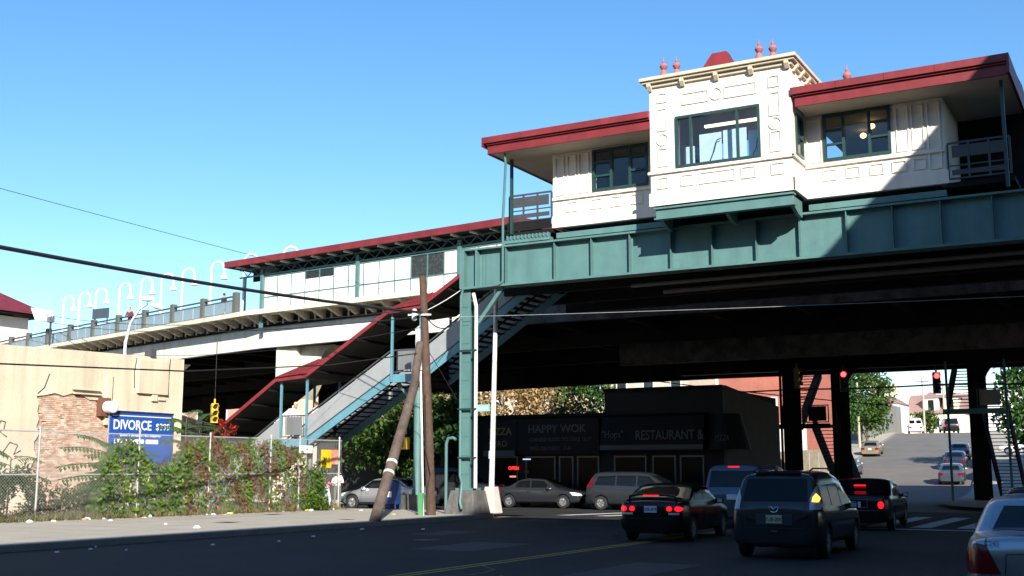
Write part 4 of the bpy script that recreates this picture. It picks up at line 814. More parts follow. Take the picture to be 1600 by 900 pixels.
text('RESTAURANT &', .62, LTR, s3, (-22.0, 51.27, 3.2), rx, sx=.78, bold=.012); text('"Hops"', .5, LTR, s3, (-23.75, 51.27, 3.3), rx, sx=.8); MB().box(-23.85, -18.6, 51.25, 51.295, 2.72, 2.95).build('awning_stripe', STP, RB)
for k, (xx, yy, rr) in enumerate(((-17.55, 51.9, 1.0),)):
    m = MB(); seg = [(math.cos(t), math.sin(t)) for t in (math.pi+math.pi*1.35*i/12 for i in range(13))]
    for (c0, s0), (c1, s1_) in zip(seg, seg[1:]):
        m.hexa([(xx+c0*1.0, yy+s0*1.0, 2.7), (xx+c1*1.0, yy+s1_*1.0, 2.7), (xx+c1*.85, yy+s1_*.85, 2.7), (xx+c0*.85, yy+s0*.85, 2.7)], [(xx+c0*.55, yy+s0*.55, 4.35), (xx+c1*.55, yy+s1_*.55, 4.35), (xx+c1*.45, yy+s1_*.45, 4.35), (xx+c0*.45, yy+s0*.45, 4.35)])
    aw = m.build('corner_awning', SGB, RB); text('PIZZA', .4, LTR, aw, (-17.9, 50.96, 3.1), (R(78), 0, R(8)), sx=.6)
SHP = M('shop_glass_dark', (.004, .004, .005), .3, spec=.1)
for a, b in ((-30.4, -28.75), (-28.3, -26.6), (-26.4, -25.6), (-25.4, -24.2), (-23.4, -21.7), (-21.4, -20.2), (-20.0, -18.8)):
    w_ = MB().frame(a, b, 51.9, 51.995, .3, 2.45, .07).build('shop_window', M('dull_alloy_frame', (.12, .13, .13), .4, metal=.5), RB); MB().box(a+.07, b-.07, 51.94, 51.96, .37, 2.38).build('pane', SHP, w_)
nw = RB
NEON = M('red_neon', (.9, .02, .02), .4, emit=(1, .03, .02), es=1.2)
text('OPEN', .24, NEON, nw, (-29.3, 51.88, 1.78), rx, name='neon_sign', bold=.006); MB().box(-29.2, -28.85, 51.86, 51.89, 1.4, 1.48).build('neon_bar', M('pink_neon', (.9, .2, .15), .4, emit=(1, .25, .18), es=.8), nw)
MB().box(-28.45, -28.0, 51.88, 51.9, 2.28, 2.34).build('shop_light', M('blue_white_tube', (.6, .7, .8), .4, emit=(.6, .75, 1), es=.6), nw); MB().box(-28.35, -28.1, 51.87, 51.89, 1.6, 1.75).build('window_sticker', LTY, nw)
# ------------------------------------------------------------------ background buildings
def building(name, label, x0, x1, y0, y1, z0, z1, mat, wins=(), roofz=None, roofmat=None, ww=.9, wh=1.5, pane=DPANE, side=None):
    t = thing(name, label, 'building', ((x0+x1)/2, (y0+y1)/2, z0))
    MB().box(x0, x1, y0, y1, z0-1.5, z1).build('wall', mat, t)
    for (wx, wz) in wins:
        f = MB().frame(wx-ww/2-.1, wx+ww/2+.1, y0-.08, y0+.02, wz-.1, wz+wh+.1, .1).build('window', WHITE, t); MB().box(wx-ww/2, wx+ww/2, y0-.03, y0-.01, wz, wz+wh).build('pane', pane, f); MB().box(wx-ww/2-.15, wx+ww/2+.15, y0-.14, y0-.081, wz-.22, wz-.1).build('sill', WHITE, f)
    return t
RBK = brickmat('red_brick', (.40, .085, .05), (.33, .065, .04), (.36, .2, .15))
t = building('brick_building', 'red brick building with white ground floor and small windows on the hill', -31.2, -24.2, 90, 104, .5, 11.5, RBK, ((-27.8, 6.5), (-26.7, 6.4), (-29.6, 6.6), (-25.4, 6.4)), ww=.45, wh=1.0)
MB().box(-31.25, -24.15, 89.85, 89.99, -.5, 5.4).build('ground_floor', CONC, t); MB().box(-31.4, -31.2, 89.9, 90.2, -.5, 11.6).build('corner_strip', CREAM, t)
fw = thing('mesh_fence', 'weathered mesh fence on posts below the red brick building', 'fence', (-23.6, 86, g(86)))
for k in range(6): MB().box(-24.6+k*.4-.02, -24.56+k*.4, 84+k*1.2, 84.05+k*1.2, g(84), g(84)+2.6).build('fence_post', GALV, fw)
MB().hexa([(-24.6, 84, .5), (-22.6, 90, .9), (-22.6, 90.02, .9), (-24.6, 84.02, .5)], [(-24.6, 84, 3.1), (-22.6, 90, 3.4), (-22.6, 90.02, 3.4), (-24.6, 84.02, 3.1)]).build('mesh_panel', M('rusty_mesh', (.2, .17, .12), .8, var=.3), fw)
t = building('brick_terrace', 'long tan brick terrace seen under the railway behind the stair', -112, -60, 92, 100, 1, 9.8, brickmat('tan_brick', (.45, .24, .15), (.38, .2, .13), (.5, .42, .33)), [(-109+k*3.2, 6.9) for k in range(15)])
MB().prism([(91.99, 6.4), (90.2, 5.5), (90.2, 5.2), (91.99, 5.2)], 'x', -110, -62).build('awning', M('dark_slate_awning', (.04, .05, .06), .7), t)
for k in range(9): MB().box(-108+k*4.6, -106.2+k*4.6, 90.14, 90.199, 5.25, 5.45).build('awning_mark', WHITE, t)
t = building('tenement', 'pale tenement behind the autumn trees', -60, -36, 96, 108, 1.5, 12.5, M('pale_tan_render', (.5, .42, .33), .85, var=.15), [(-58+k*2.6, z) for k in range(9) for z in (5.0, 8.4)])
# hilltop houses
def gable_house(label, x0, x1, y0, y1, z0, zw, zr, wall, roof, dormers=()):
    t = thing('house', label, 'house', ((x0+x1)/2, (y0+y1)/2, z0)); MB().box(x0, x1, y0, y1, z0-1, zw).build('wall', wall, t); ym = (y0+y1)/2
    r_ = MB().prism([(y0-.4, zw-.1), (ym, zr), (y1+.4, zw-.1)], 'x', x0-.3, x1+.3).build('roof', roof, t)
    for dx in dormers:
        d_ = MB(); d_.box(dx-1.1, dx+1.1, y0+.3, ym, zw-.2, zr-.7); d_ = d_.build('dormer', wall, t); MB().prism([(dx-1.4, zr-.7), (dx, zr+.2), (dx+1.4, zr-.7)], 'y', y0+.1, ym).build('dormer_roof', roof, d_); MB().box(dx-.4, dx+.4, y0+.22, y0+.29, zw+.1, zr-1.0).build('window', DPANE, d_)
    for k in range(3): 
        wx = x0+(x1-x0)*(k+.5)/3; f = MB().frame(wx-.55, wx+.55, y0-.06, y0-.001, z0+1.0, z0+2.5, .1).build('window', WHITE, t); MB().box(wx-.45, wx+.45, y0-.03, y0-.002, z0+1.1, z0+2.4).build('pane', DPANE, f)
    return t
CRW = M('cream_siding', (.7, .62, .47), .8); MAU = M('mauve_shingle', (.26, .16, .15), .85, var=.25, scale=6)
gable_house('cream house with mauve shingle roof and two gabled dormers on the hilltop', -33.2, -25.5, 182, 190, 7, 10.3, 13.2, CRW, MAU, (-30.0, -27.2))
t = building('house', 'tall cream flat roofed house at the left of the hilltop', -37.5, -33.6, 176, 186, 7, 14.2, CRW, ((-35.5, 11), (-34.4, 11), (-35, 8)), ww=.7); t['category'] = 'house'
t = building('house', 'small white house with porch beside the cream flat roofed house', -34.6, -31.9, 168, 175, 7, 11.0, WHITE, ((-33.3, 9),), ww=.8); t['category'] = 'house'
MB().prism([(-34.8, 11.0), (-33.2, 12.0), (-31.7, 11.0)], 'y', 167.8, 175).build('roof', MAU, t)
t = building('warehouse', 'long white warehouse beyond the mauve roofed house', -31, -16, 205, 220, 7, 15.0, WHITE); t['category'] = 'warehouse'
t = building('retaining_wall', 'grey block wall along the left pavement of the hill road', -35.5, -30.6, 138, 162, 5, 10.2, RW); t['category'] = 'wall'
t = building('retaining_wall', 'pale wall at the foot of the hill beside the right pavement', -7.0, -1, 80, 96, .5, 3.2, RW); t['category'] = 'wall'
bn2 = thing('red_banner', 'red banner on a post at the top of the hill', 'banner', (-32.0, 164, 6.7))
MB().box(-32.05, -31.95, 164, 164.1, 6.4, 11.0).build('post', PALE, bn2); MB().box(-32.9, -32.06, 164.02, 164.06, 9.2, 11.0).build('cloth', M('banner_red', (.5, .03, .03), .7), bn2)
for k, (x, y, h_, lab) in enumerate(((-29.0, 170, 8, 'timber pole on the hilltop beside the white van'), (-26.6, 172, 7.5, 'timber pole on the hilltop beside the black car'), (-31.6, 139, 8.5, 'timber pole by the grey block wall on the hill'), (-25.4, 103, 7.5, 'pale timber pole at the kerb above the gold car'), (-28.2, 126, 7, 'slim pole in front of the tree on the hill'))):
    u_ = thing('utility_pole', lab, 'utility pole', (x, y, g(y))); MB().tube([(x, y, g(y)-.1), (x, y, g(y)+h_)], [.15, .11], 10).build('pole', M('pale_pole_wood', (.4, .33, .25), .85), u_, smooth=True); MB().beam((x-.9, y-.12, g(y)+h_-.6), (x+.9, y-.12, g(y)+h_-.6), .1).build('crossarm', WOODP, u_)
# ------------------------------------------------------------------ the two far street stairs under the railway
def far_stair(label, x0, x1, x2, x3, yl, zl, ztop, BM):
    t = thing('street_stair', label, 'staircase', ((x0+x3)/2, yl, .15)); MB().box(x0, x3, yl-1.4, yl, zl-.15, zl).build('landing', BLACK, t); MB().box(x0-.05, x3+.05, yl-1.46, yl-1.401, zl-.22, zl+.05).build('landing_beam', BM, t)
    for a, b, za, zb in ((x0, x1, zl, ztop), (x2, x3, zl, .15)):
        run = abs(zb-za)/.7; n_ = int(abs(zb-za)/.19)
        for x in (a, b): MB().hexa([(x-.04, yl, za-.25), (x+.04, yl, za-.25), (x+.04, yl+run, zb-.25), (x-.04, yl+run, zb-.25)], [(x-.04, yl, za+.08), (x+.04, yl, za+.08), (x+.04, yl+run, zb+.08), (x-.04, yl+run, zb+.08)]).build('stringer', BLACK, t); MB().hexa([(x-.015, yl, za+.15), (x+.015, yl, za+.15), (x+.015, yl+run, zb+.15), (x-.015, yl+run, zb+.15)], [(x-.015, yl, za+1.0), (x+.015, yl, za+1.0), (x+.015, yl+run, zb+1.0), (x-.015, yl+run, zb+1.0)]).build('balustrade_panel', BLACK, t)
        for k in range(n_): MB().box(a+.05, b-.05, yl+run*(k+.2)/n_, yl+run*(k+1)/n_, za+(zb-za)*(k+.5)/n_-.02, za+(zb-za)*(k+.5)/n_+.02).build('tread', BLACK, t)
    m = MB(); m.frame(x2, x3, yl-1.44, yl-1.403, zl+.1, zl+1.1, .06); m.build('railing', DGREY, t); MB().box(x2+.15, x3-.15, yl-1.43, yl-1.405, zl+.2, zl+1.02).build('railing_panel', SILV if BM is TEALB else BLACK, t)
    for x in (x0, x3): MB().box(x-.06, x+.06, yl-.1, yl, 0, 7.6).build('post', BM, t)
    return t
far_stair('dark steel stair with grey panelled landing on the right pavement under the railway', -10.0, -8.8, -8.35, -7.05, 66, 4.9, 7.6, TEALB)
far_stair('dark steel stair with open treads beside the restaurant wall under the railway', -19.3, -18.1, -17.5, -16.2, 66.6, 4.3, 7.6, BLACK)
# ------------------------------------------------------------------ vegetation
def leaf(m, p, d, up, L_, W_):
    d = d.normalized(); s_ = d.cross(up); s_ = s_.normalized() if s_.length > 1e-3 else Vector((1, 0, 0)); n_ = s_.cross(d)
    p = Vector(p); a = p + d*L_*.45 + s_*W_*.5 + n_*.1*W_; b = p + d*L_*.45 - s_*W_*.5 + n_*.1*W_; c = p + d*L_ - n_*.12*L_
    k = len(m.v); m.v += [tuple(p), tuple(a), tuple(c), tuple(b)]; m.f += [(k, k+1, k+2), (k, k+2, k+3)]
def rv(): 
    while 1:
        v = Vector((random.uniform(-1, 1), random.uniform(-1, 1), random.uniform(-1, 1)))
        if .05 < v.length < 1: return v
def mesh_obj(name, m, mat, parent):
    off = root(parent).location if parent else Vector((0, 0, 0)); me = bpy.data.meshes.new(name); me.from_pydata([tuple(Vector(p)-off) for p in m.v], [], m.f); me.materials.append(mat)
    o = bpy.data.objects.new(name, me); col.objects.link(o); o.parent = parent; return o
BARK = M('tree_bark', (.10, .075, .055), .9, var=.3, scale=8, bump=.4)
G1 = leafmat('green_leaves', (.035, .085, .015), (.10, .17, .03)); G2 = leafmat('deep_green_leaves', (.025, .07, .02), (.07, .15, .03)); YG = leafmat('yellow_leaves', (.30, .22, .03), (.5, .36, .05)); TAN = leafmat('tan_autumn_leaves', (.28, .19, .07), (.55, .40, .20)); RUS = leafmat('rusty_vine_leaves', (.11, .045, .02), (.22, .11, .035)); LIME = leafmat('bright_green_leaves', (.06, .13, .012), (.17, .26, .03))
def tree(label, x, y, z, h, rx_, rz_, mat, seed=1, n=2600, ls=.28, group=None, trunk_r=.16, clumps=34, ch=None):
    random.seed(seed); t = thing('tree', label, 'tree', (x, y, z), group=group); cz_ = ch if ch else h-rz_
    tr = MB(); tr.tube([(x, y, z-.1), (x+.1, y, z+(cz_)*.5), (x+.05, y+.1, z+cz_)], [trunk_r, trunk_r*.8, trunk_r*.5], 9)
    cl = []
    for k in range(clumps):
        v = rv(); v = v.normalized()*(v.length**.45); c = Vector((x+v.x*rx_*.85, y+v.y*rx_*.85, z+cz_+v.z*rz_*.85)); cl.append((c, random.uniform(.28, .5)*min(rx_, rz_)))
        if k < 9:
            st = Vector((x+.05, y+.05, z+cz_*random.uniform(.55, .95))); mid = st.lerp(c, .5)+Vector((0, 0, .25)); tr.tube([st, mid, c], [trunk_r*.4, trunk_r*.25, .02], 6)
    tr.build('trunk', BARK, t, smooth=True); m = MB(); per = n//clumps
    for c, r_ in cl:
        for k in range(per):
            v = rv(); p = c+v.normalized()*r_*(v.length**.5); leaf(m, p, rv()+Vector((0, 0, -.3)), Vector((random.uniform(-.4, .4), random.uniform(-.4, .4), 1)), ls*random.uniform(.7, 1.3), ls*.7)
    mesh_obj('crown', m, mat, t); return t
tree('leafy green tree behind the parked silver car and the stair', -36.3, 51.6, .15, 7.0, 3.0, 2.6, G1, 4, 4200, .30, ch=4.0)
tree('smaller green tree beside the shop fronts behind the teal columns', -33.0, 52.2 - .9, .15, 6.0, 1.6, 1.8, G2, 5, 2000, .26, ch=3.9)
tree('yellow leaved tree seen between the stair flights', -60, 70, .2, 7.2, 2.2, 1.7, YG, 6, 1600, .35)
for k, (x, y, h_, r_) in enumerate(((-52, 82, 9.5, 3.4), (-48.0, 84, 10, 3.2), (-44.5, 86, 9.6, 3.0), (-56.5, 84, 9, 3))): tree('tan leaved autumn tree behind the low shops', x, y, g(y), h_, r_, 3.0, TAN, 20+k, 2600, .36, 'autumn trees behind the shops')
tree('dense green tree right of the tan autumn trees', -38.5, 80, g(80), 9.2, 2.6, 3.0, G2, 31, 3200, .34)
tree('large green street tree on the left of the hill road', -28.3, 130, g(130), 9.2, 3.1, 3.6, G1, 32, 5200, .40, ch=5.3)
tree('second green street tree above the gold car', -29.5, 122, g(122), 8.0, 2.6, 3.0, G2, 33, 3600, .38, ch=4.9)
tree('green tree on the right pavement beyond the dark stair', -9.0, 100, g(100), 9.5, 2.7, 4.2, G2, 34, 4200, .40, ch=5.0)
tree('green hedge tree in front of the mauve roofed house', -30, 176, 7, 3.4, 2.2, 1.5, G1, 35, 1200, .45, ch=1.8)
tree('round green bush tree beside the hilltop porch', -33.0, 165, 7, 2.8, 1.6, 1.3, G1, 36, 800, .4, ch=1.5)
# vines on the fence: (s0, s1, z0, z1, density, material, name, label)
def vine(label, s0, s1, fz_, n, mats, seed, ls=.13, depth=.3, front=.12):
    random.seed(seed); t = thing('vine', label, 'vine', fp((s0+s1)/2, 0, .15)); ms = [MB() for _ in mats]; st = MB()
    for k in range(9):
        s = random.uniform(s0, s1); pts_ = [fp(s, -.05, .15)]; z = .15
        while z < fz_(s)*1.0: z += .35; s += random.uniform(-.18, .18); pts_.append(fp(max(s0, min(s1, s)), random.uniform(-.08, .06), z))
        st.tube(pts_, .012, 5)
    st.build('stems', BARK, t)
    k = 0
    while k < n:
        s = random.uniform(s0-.15, s1+.15); zt = fz_(s)
        z = .15+zt*random.random()**.85
        if random.random() > .35+.65*abs(math.sin(s*3.7+z*2.3+seed)*math.cos(s*1.9-z*3.1)): continue
        p = fp(s, random.uniform(-depth, front), z); i = 0 if len(ms) == 1 else (0 if random.random() < .5+.5*math.sin(s*5.1+z*3.3) else 1)
        leaf(ms[i], p, Vector((random.uniform(-.3, .7), random.uniform(-1, 1), random.uniform(-1, .4))), Vector((1, random.uniform(-.4, .4), random.uniform(-.2, .8))), ls*random.uniform(.6, 1.35), ls*.75); k += 1
    for m, mt in zip(ms, mats): mesh_obj('foliage', m, mt, t)
    return t
vine('bright green creeper climbing the fence under the blue hoarding', 14.7, 18.4, lambda s: 2.2+.5*math.sin(s*2.1), 3800, [LIME, G1], 41, .16, .55)
vine('rusty red and green creeper covering the fence beside the bright green one', 18.2, 21.3, lambda s: 2.75+.15*math.sin(s*3), 3600, [RUS, LIME], 42, .12, .3)
vine('rust brown creeper covering the fence below the covered stair', 21.2, 24.3, lambda s: 2.65+.2*math.sin(s*2.3), 3200, [RUS, LIME], 43, .12, .3)
vine('narrow green creeper at the fence end by the yellow board', 24.5, 25.25, lambda s: 1.9+.3*math.sin(s*4), 800, [LIME, G1], 44, .13, .25, .3)
def bush(label, c, r_, n, mats, seed, ls=.2, up=.2):
    random.seed(seed); t = thing('bush', label, 'bush', (c[0], c[1], c[2])); ms = [MB() for _ in mats]; st = MB()
    for k in range(10):
        v = rv(); e = Vector((c[0]+v.x*r_[0]*.8, c[1]+v.y*r_[1]*.8, c[2]+abs(v.z)*r_[2])); st.tube([(c[0]+v.x*.3, c[1]+v.y*.3, c[2]-.05), e], [.02, .008], 5)
    st.build('stems', BARK, t)
    cl = [(Vector((c[0]+v.x*r_[0], c[1]+v.y*r_[1], c[2]+(v.z*.5+.5)*r_[2])), random.uniform(.25, .45)) for v in (rv() for _ in range(22))]
    for k in range(n):
        cc, rr = random.choice(cl); v = rv(); leaf(ms[k % len(ms)], cc+v*rr, rv()+Vector((.2, 0, up)), Vector((random.uniform(-.5, .5), random.uniform(-.5, .5), 1)), ls*random.uniform(.6, 1.4), ls*.5)
    for m, mt in zip(ms, mats): mesh_obj('foliage', m, mt, t)
WEED = leafmat('dull_weed_leaves', (.06, .075, .025), (.16, .16, .06))
bush('tangle of weeds behind the fence at the graffiti', (-33.4, 25.6, .05), (.8, 1.6, 1.7), 1700, [WEED, G2], 51, .2)
bush('low weeds behind the fence under the bare brick', (-33.2, 28.4, .05), (.7, 1.5, 1.1), 1500, [WEED, G1], 52, .18)
bush('weeds behind the fence at the rendered wall corner', (-33.6, 22.4, .05), (.8, 2.2, 1.6), 1700, [WEED, G2], 53, .2)
bush('leafy weeds at the foot of the fence below the yellow board', (-30.15, 37.6, .15), (.2, .55, .42), 700, [LIME, G1], 54, .16)
# compound-leaf saplings (long fronds)
def sapling(label, x, y, z, fronds, mat, seed, ll=.3):
    random.seed(seed); t = thing('sapling', label, 'sapling', (x, y, z)); st = MB(); m = MB()
    hmax = max(f_[0] for f_ in fronds); st.tube([(x, y, z-.05), (x+.05, y, z+hmax)], [.035, .018], 6)
    for (h_, dx, dy, rise, droop) in fronds:
        p0 = Vector((x+.03, y, z+h_)); P = []
        for k in range(13):
            f_ = k/12; P.append(p0+Vector((dx*f_, dy*f_, rise*f_-droop*f_*f_)))
        st.tube(P, [.014]*12+[.004], 4)
        for k in range(2, 13):
            d = (P[k]-P[k-1]).normalized()
            for sgn in (-1, 1):
                q = d.cross(Vector((.6, .1, 1))).normalized()*sgn; leaf(m, P[k], q*.9+d*.55+Vector((0, 0, -.35)), Vector((random.uniform(-.2, .5), 0, 1)), ll*random.uniform(.7, 1.2)*(1-.4*k/12), ll*.34)
        leaf(m, P[-1], P[-1]-P[-2], Vector((0, 0, 1)), ll*.7, ll*.25)
    st.build('stem', BARK, t); mesh_obj('foliage', m, mat, t)
FR = [(2.0, .2, -1.9, .5, .35), (1.6, .3, -2.1, .2, .3), (1.2, .2, -1.9, .1, .2), (2.3, .3, -1.5, .6, .3), (1.0, .4, -1.6, .2, .4), (2.2, .2, 1.2, .5, .5), (1.7, .2, 1.3, .3, .4), (.8, .2, -1.5, 0, .2)]
sapling('green sapling with long feathery fronds in front of the bare brick', -32.4, 29.6, .1, FR, G1, 61, .36)
sapling('green sapling with feathery fronds beside the bare brick patch', -32.9, 29.2, .1, [(a+.25, b, c*1.1, d, e) for a, b, c, d, e in FR], G1, 62, .36)
sapling('low green sapling with feathery fronds near the graffiti', -33.2, 25.4, .1, [(a*.9, b, c*.8, d, e) for a, b, c, d, e in FR], G1, 65, .34)
FR2 = [(3.3, .3, -1.8, .5, .4), (3.6, .2, -1.2, .6, .5), (3.4, .4, 1.5, .5, .5), (3.7, .1, 1.9, .3, .5), (3.0, .3, 1.4, .4, .6), (2.8, .3, -1.6, .4, .4), (3.8, .2, .6, .8, .4), (3.2, .5, 2.2, .2, .5)]
sapling('tall sapling with feathery fronds over the blue hoarding', -36.2, 36.2, .1, FR2, G2, 63, .34)
sapling('tall sapling with arching fronds at the end of the rendered wall', -36.6, 37.4, .1, [(a-.1, b, c*.9, d, e) for a, b, c, d, e in FR2], G2, 64, .34)
SUM = leafmat('red_sumac', (.3, .02, .015), (.45, .05, .03)); random.seed(9); m = MB()
t = thing('sumac_shrub', 'shrub with clusters of red leaves above the fence at the end of the rendered wall', 'shrub', (-36.1, 38.1, .1)); MB().tube([(-36.1, 38.1, 0), (-36.0, 38.2, 2), (-35.9, 38.3, 3.6)], [.03, .025, .015], 6).build('stem', BARK, t)
for c in ((-35.9, 38.1, 3.75), (-35.8, 38.7, 3.55), (-35.6, 37.6, 2.7), (-36, 38.4, 3.3)):
    for k in range(120): v = rv(); leaf(m, Vector(c)+v*.2, rv(), Vector((0, 0, 1)), .12, .07)
mesh_obj('foliage', m, SUM, t)
# grass and weeds along the fence line
random.seed(77); m = MB()
for k in range(7000):
    s = random.uniform(4, FL); p = fp(s, random.gauss(-.1, .16) if random.random() < .6 else random.uniform(-3.5, 0), .1); leaf(m, p, Vector((random.uniform(-.4, .4), random.uniform(-.4, .4), 1)), Vector((random.uniform(-1, 1), random.uniform(-1, 1), .1)), random.uniform(.1, .4), .03)
o = mesh_obj('grass', m, leafmat('dry_grass', (.09, .10, .03), (.30, .26, .12)), None); tag(o, 'strip of dry grass and weeds growing along the fence line', 'grass', kind='stuff')
# dead leaves on the pavement
random.seed(78); m = MB()
for k in range(900):
    s = random.uniform(5, FL); p = fp(s, abs(random.gauss(0, .5))+.05, .156); leaf(m, p, Vector((random.uniform(-1, 1), random.uniform(-1, 1), .15)), Vector((random.uniform(-.2, .2), random.uniform(-.2, .2), 1)), random.uniform(.05, .11), .05)
o = mesh_obj('fallen_leaves', m, RUS, None); tag(o, 'brown fallen leaves scattered along the foot of the fence', 'leaves', kind='stuff')

# ------------------------------------------------------------------ vehicles
TYRE = M('tyre_rubber', (.015, .015, .016), .8, var=.2); RIM = M('alloy_rim', (.45, .46, .47), .35, metal=.8); HUB = M('dark_rim', (.12, .12, .125), .4, metal=.6)
CGL = M('car_glass', (.006, .007, .008), .05, var=.0, spec=.3); TRIM = M('black_plastic', (.018, .018, .019), .5); CHR = M('chrome', (.7, .71, .72), .15, metal=1)
TAIL = M('red_tail_lens', (.16, .006, .008), .15, var=.05); TLIT = M('lit_tail_lens', (.5, .01, .01), .25, emit=(1, .012, .02), es=.85); AMB = M('lit_amber_lens', (.8, .3, .02), .3, emit=(1, .38, .03), es=3.0); CLR = M('clear_lamp_lens', (.55, .58, .62), .15)
PLW = M('plate_white', (.62, .68, .75), .5); PLY = M('plate_buff', (.62, .60, .36), .5); INKB = M('plate_ink', (.02, .03, .10), .6)
wheel_cache = {}
def wheel_meshes(r_):
    k = round(r_, 2)
    if k not in wheel_cache:
        ty = MB().lathe([(r_*.62, -.1), (r_*.9, -.105), (r_, -.07), (r_, .07), (r_*.9, .105), (r_*.62, .1), (r_*.6, .0)], axis='x', n=28).mesh('tyre', TYRE, smooth=True)
        ri = MB(); ri.lathe([(r_*.63, -.09), (r_*.64, .085), (r_*.57, .09), (r_*.55, .03), (.05, .045), (.03, .07)], axis='x', n=28)
        for j in range(7):
            a = 2*math.pi*j/7; c, s_ = math.cos(a), math.sin(a); ri.beam((.075, c*.04, s_*.04), (.075, c*r_*.58, s_*r_*.58), .05, .04, up=(1, 0, 0))
        wheel_cache[k] = (ty, ri.mesh('rim', RIM))
    return wheel_cache[k]
def car(name, label, loc, rz, L, W, prof, belt, paint, cat='car', wheels=(.8, .82), wr_=.31, side_win=(), rear_win=None, front_win=None, tails=(), tail_mat=None, plate=None, group=None, tumble=.22, bottom=.2, brake=None, mirror=True, bumper=(.30, .56), extras=None, pitch=0., front=False, taper=.16):
    t = thing(name, label, cat, loc, rz, group)
    t.rotation_euler = (pitch, 0, rz)
    hw = W/2; ys = sorted({*[p[0] for p in prof], *fr(.12, L-.12, .3), .02, .06, L-.06, L-.02}); rings = []
    def top(y): return lerp(prof, y)
    for y in ys:
        e = min(y, L-y); tp = hw*(1-taper*max(0, 1-e/.55)**2.2-.05*max(0, 1-e/.12)**2); tz = top(y); bl = min(lerp(belt, y), tz-.05); b_ = bottom+.06*max(0, 1-e/.5)
        gh = max(0, tz-bl-.07); rw = tp*.955-gh*tumble; sh = bl-.03
        half = [(0, b_), (tp*.82, b_), (tp*.965, b_+.09), (tp*.995, b_+(sh-b_)*.45), (tp, b_+(sh-b_)*.75), (tp*.985, sh), (tp*.955, bl+.02), ((tp*.955+rw)/2, bl+.02+max(0.012, gh*.5)), (rw, max(tz-.055, bl+.04)), (rw*.82, tz-.012), (rw*.45, tz+.012), (0, tz+.02)]
        rings.append([(x, y, z) for x, z in half] + [(-x, y, z) for x, z in half[1:-1][::-1]])
    n = len(rings[0]); m = MB(); m.add([p for q in rings for p in q], [(i*n+k, i*n+(k+1) % n, (i+1)*n+(k+1) % n, (i+1)*n+k) for i in range(len(rings)-1) for k in range(n)] + [tuple(range(n))[::-1], tuple(range((len(rings)-1)*n, len(rings)*n))])
    tmp = bpy.data.objects.new('tmp', m.mesh('tmp', paint)); col.objects.link(tmp); sb = tmp.modifiers.new('s', 'SUBSURF'); sb.levels = 1; sb.render_levels = 1
    cut = MB(); 
    wy = (wheels[0], L-wheels[1])
    for y in wy:
        for s_ in (-1, 1): cut.lathe([(wr_*1.16, -.24), (wr_*1.16, .3)], (s_*(hw-.04), y, wr_), axis='x', n=28)
    ct = bpy.data.objects.new('cut', cut.mesh('cut', paint)); col.objects.link(ct)
    bo = tmp.modifiers.new('b', 'BOOLEAN'); bo.operation = 'DIFFERENCE'; bo.object = ct; bo.solver = 'EXACT'
    dg = bpy.context.evaluated_depsgraph_get(); me = bpy.data.meshes.new_from_object(tmp.evaluated_get(dg)); bpy.data.objects.remove(tmp); bpy.data.objects.remove(ct)
    me.name = 'body'; me.materials.clear(); me.materials.append(paint); me.materials.append(TRIM)
    for p in me.polygons:
        p.use_smooth = True; c = p.center; p.material_index = 1 if (any(math.hypot(c.y-y, c.z-wr_) < wr_*1.155 for y in wy) and abs(c.x) > hw-.33) or c.z < bottom+.06 else 0
    body = bpy.data.objects.new('body', me); col.objects.link(body); body.parent = t
    def patch(nm, poly, axis, keep, mat, off=.006, parent=None):
        bm = bmesh.new(); bm.from_mesh(me); A = sum(poly[i][0]*poly[(i+1) % len(poly)][1]-poly[(i+1) % len(poly)][0]*poly[i][1] for i in range(len(poly)))
        pl = poly if A > 0 else poly[::-1]
        bmesh.ops.delete(bm, geom=[f for f in bm.faces if not keep(f.calc_center_median(), f.normal)], context='FACES')
        for i in range(len(pl)):
            (a, b), (c, d) = pl[i], pl[(i+1) % len(pl)]; ex, ez = c-a, d-b; nx, nz = ez, -ex
            co = (0, a, b) if axis == 'x' else (a, 0, b); no = (0, nx, nz) if axis == 'x' else (nx, 0, nz)
            bmesh.ops.bisect_plane(bm, geom=bm.verts[:]+bm.edges[:]+bm.faces[:], plane_co=co, plane_no=no, clear_outer=True, dist=1e-5)
        if not bm.faces: bm.free(); return None
        bm.normal_update()
        for v in bm.verts: v.co += v.normal*off
        q = bpy.data.meshes.new(nm); bm.to_mesh(q); bm.free(); q.materials.clear(); q.materials.append(mat)
        for p in q.polygons: p.material_index = 0; p.use_smooth = True
        o = bpy.data.objects.new(nm, q); col.objects.link(o); o.parent = parent or t; return o
    for poly in side_win:
        patch('side_window', poly, 'x', lambda c, n_: n_.x > .3, CGL); patch('side_window', poly, 'x', lambda c, n_: n_.x < -.3, CGL)
    zb = belt[0][1]
    if rear_win: patch('rear_window', rear_win[0], 'y', lambda c, n_: c.y < rear_win[1] and n_.y < -.12 and c.z > rear_win[0][0][1]-.1, CGL)
    if front_win: patch('windscreen', front_win[0], 'y', lambda c, n_: c.y > front_win[1] and n_.y > .12 and c.z > front_win[0][0][1]-.1, CGL)
    for ti, (poly, mat) in enumerate(tails):
        for sg in (-1, 1): patch('tail_light', [(sg*x, z) for x, z in poly], 'y', lambda c, n_: c.y < .42 and (n_.y < -.15 or abs(n_.x) > .5) and c.x*sg > 0, mat if not isinstance(mat, tuple) else mat[0 if sg < 0 else 1], .011+.006*ti)
    if bumper: patch('rear_bumper', [(-hw*.93, bumper[0]), (hw*.93, bumper[0]), (hw*.93, bumper[1]), (-hw*.93, bumper[1])], 'y', lambda c, n_: c.y < .35 and (n_.y < -.1 or abs(n_.x) > .5), paint, .045)
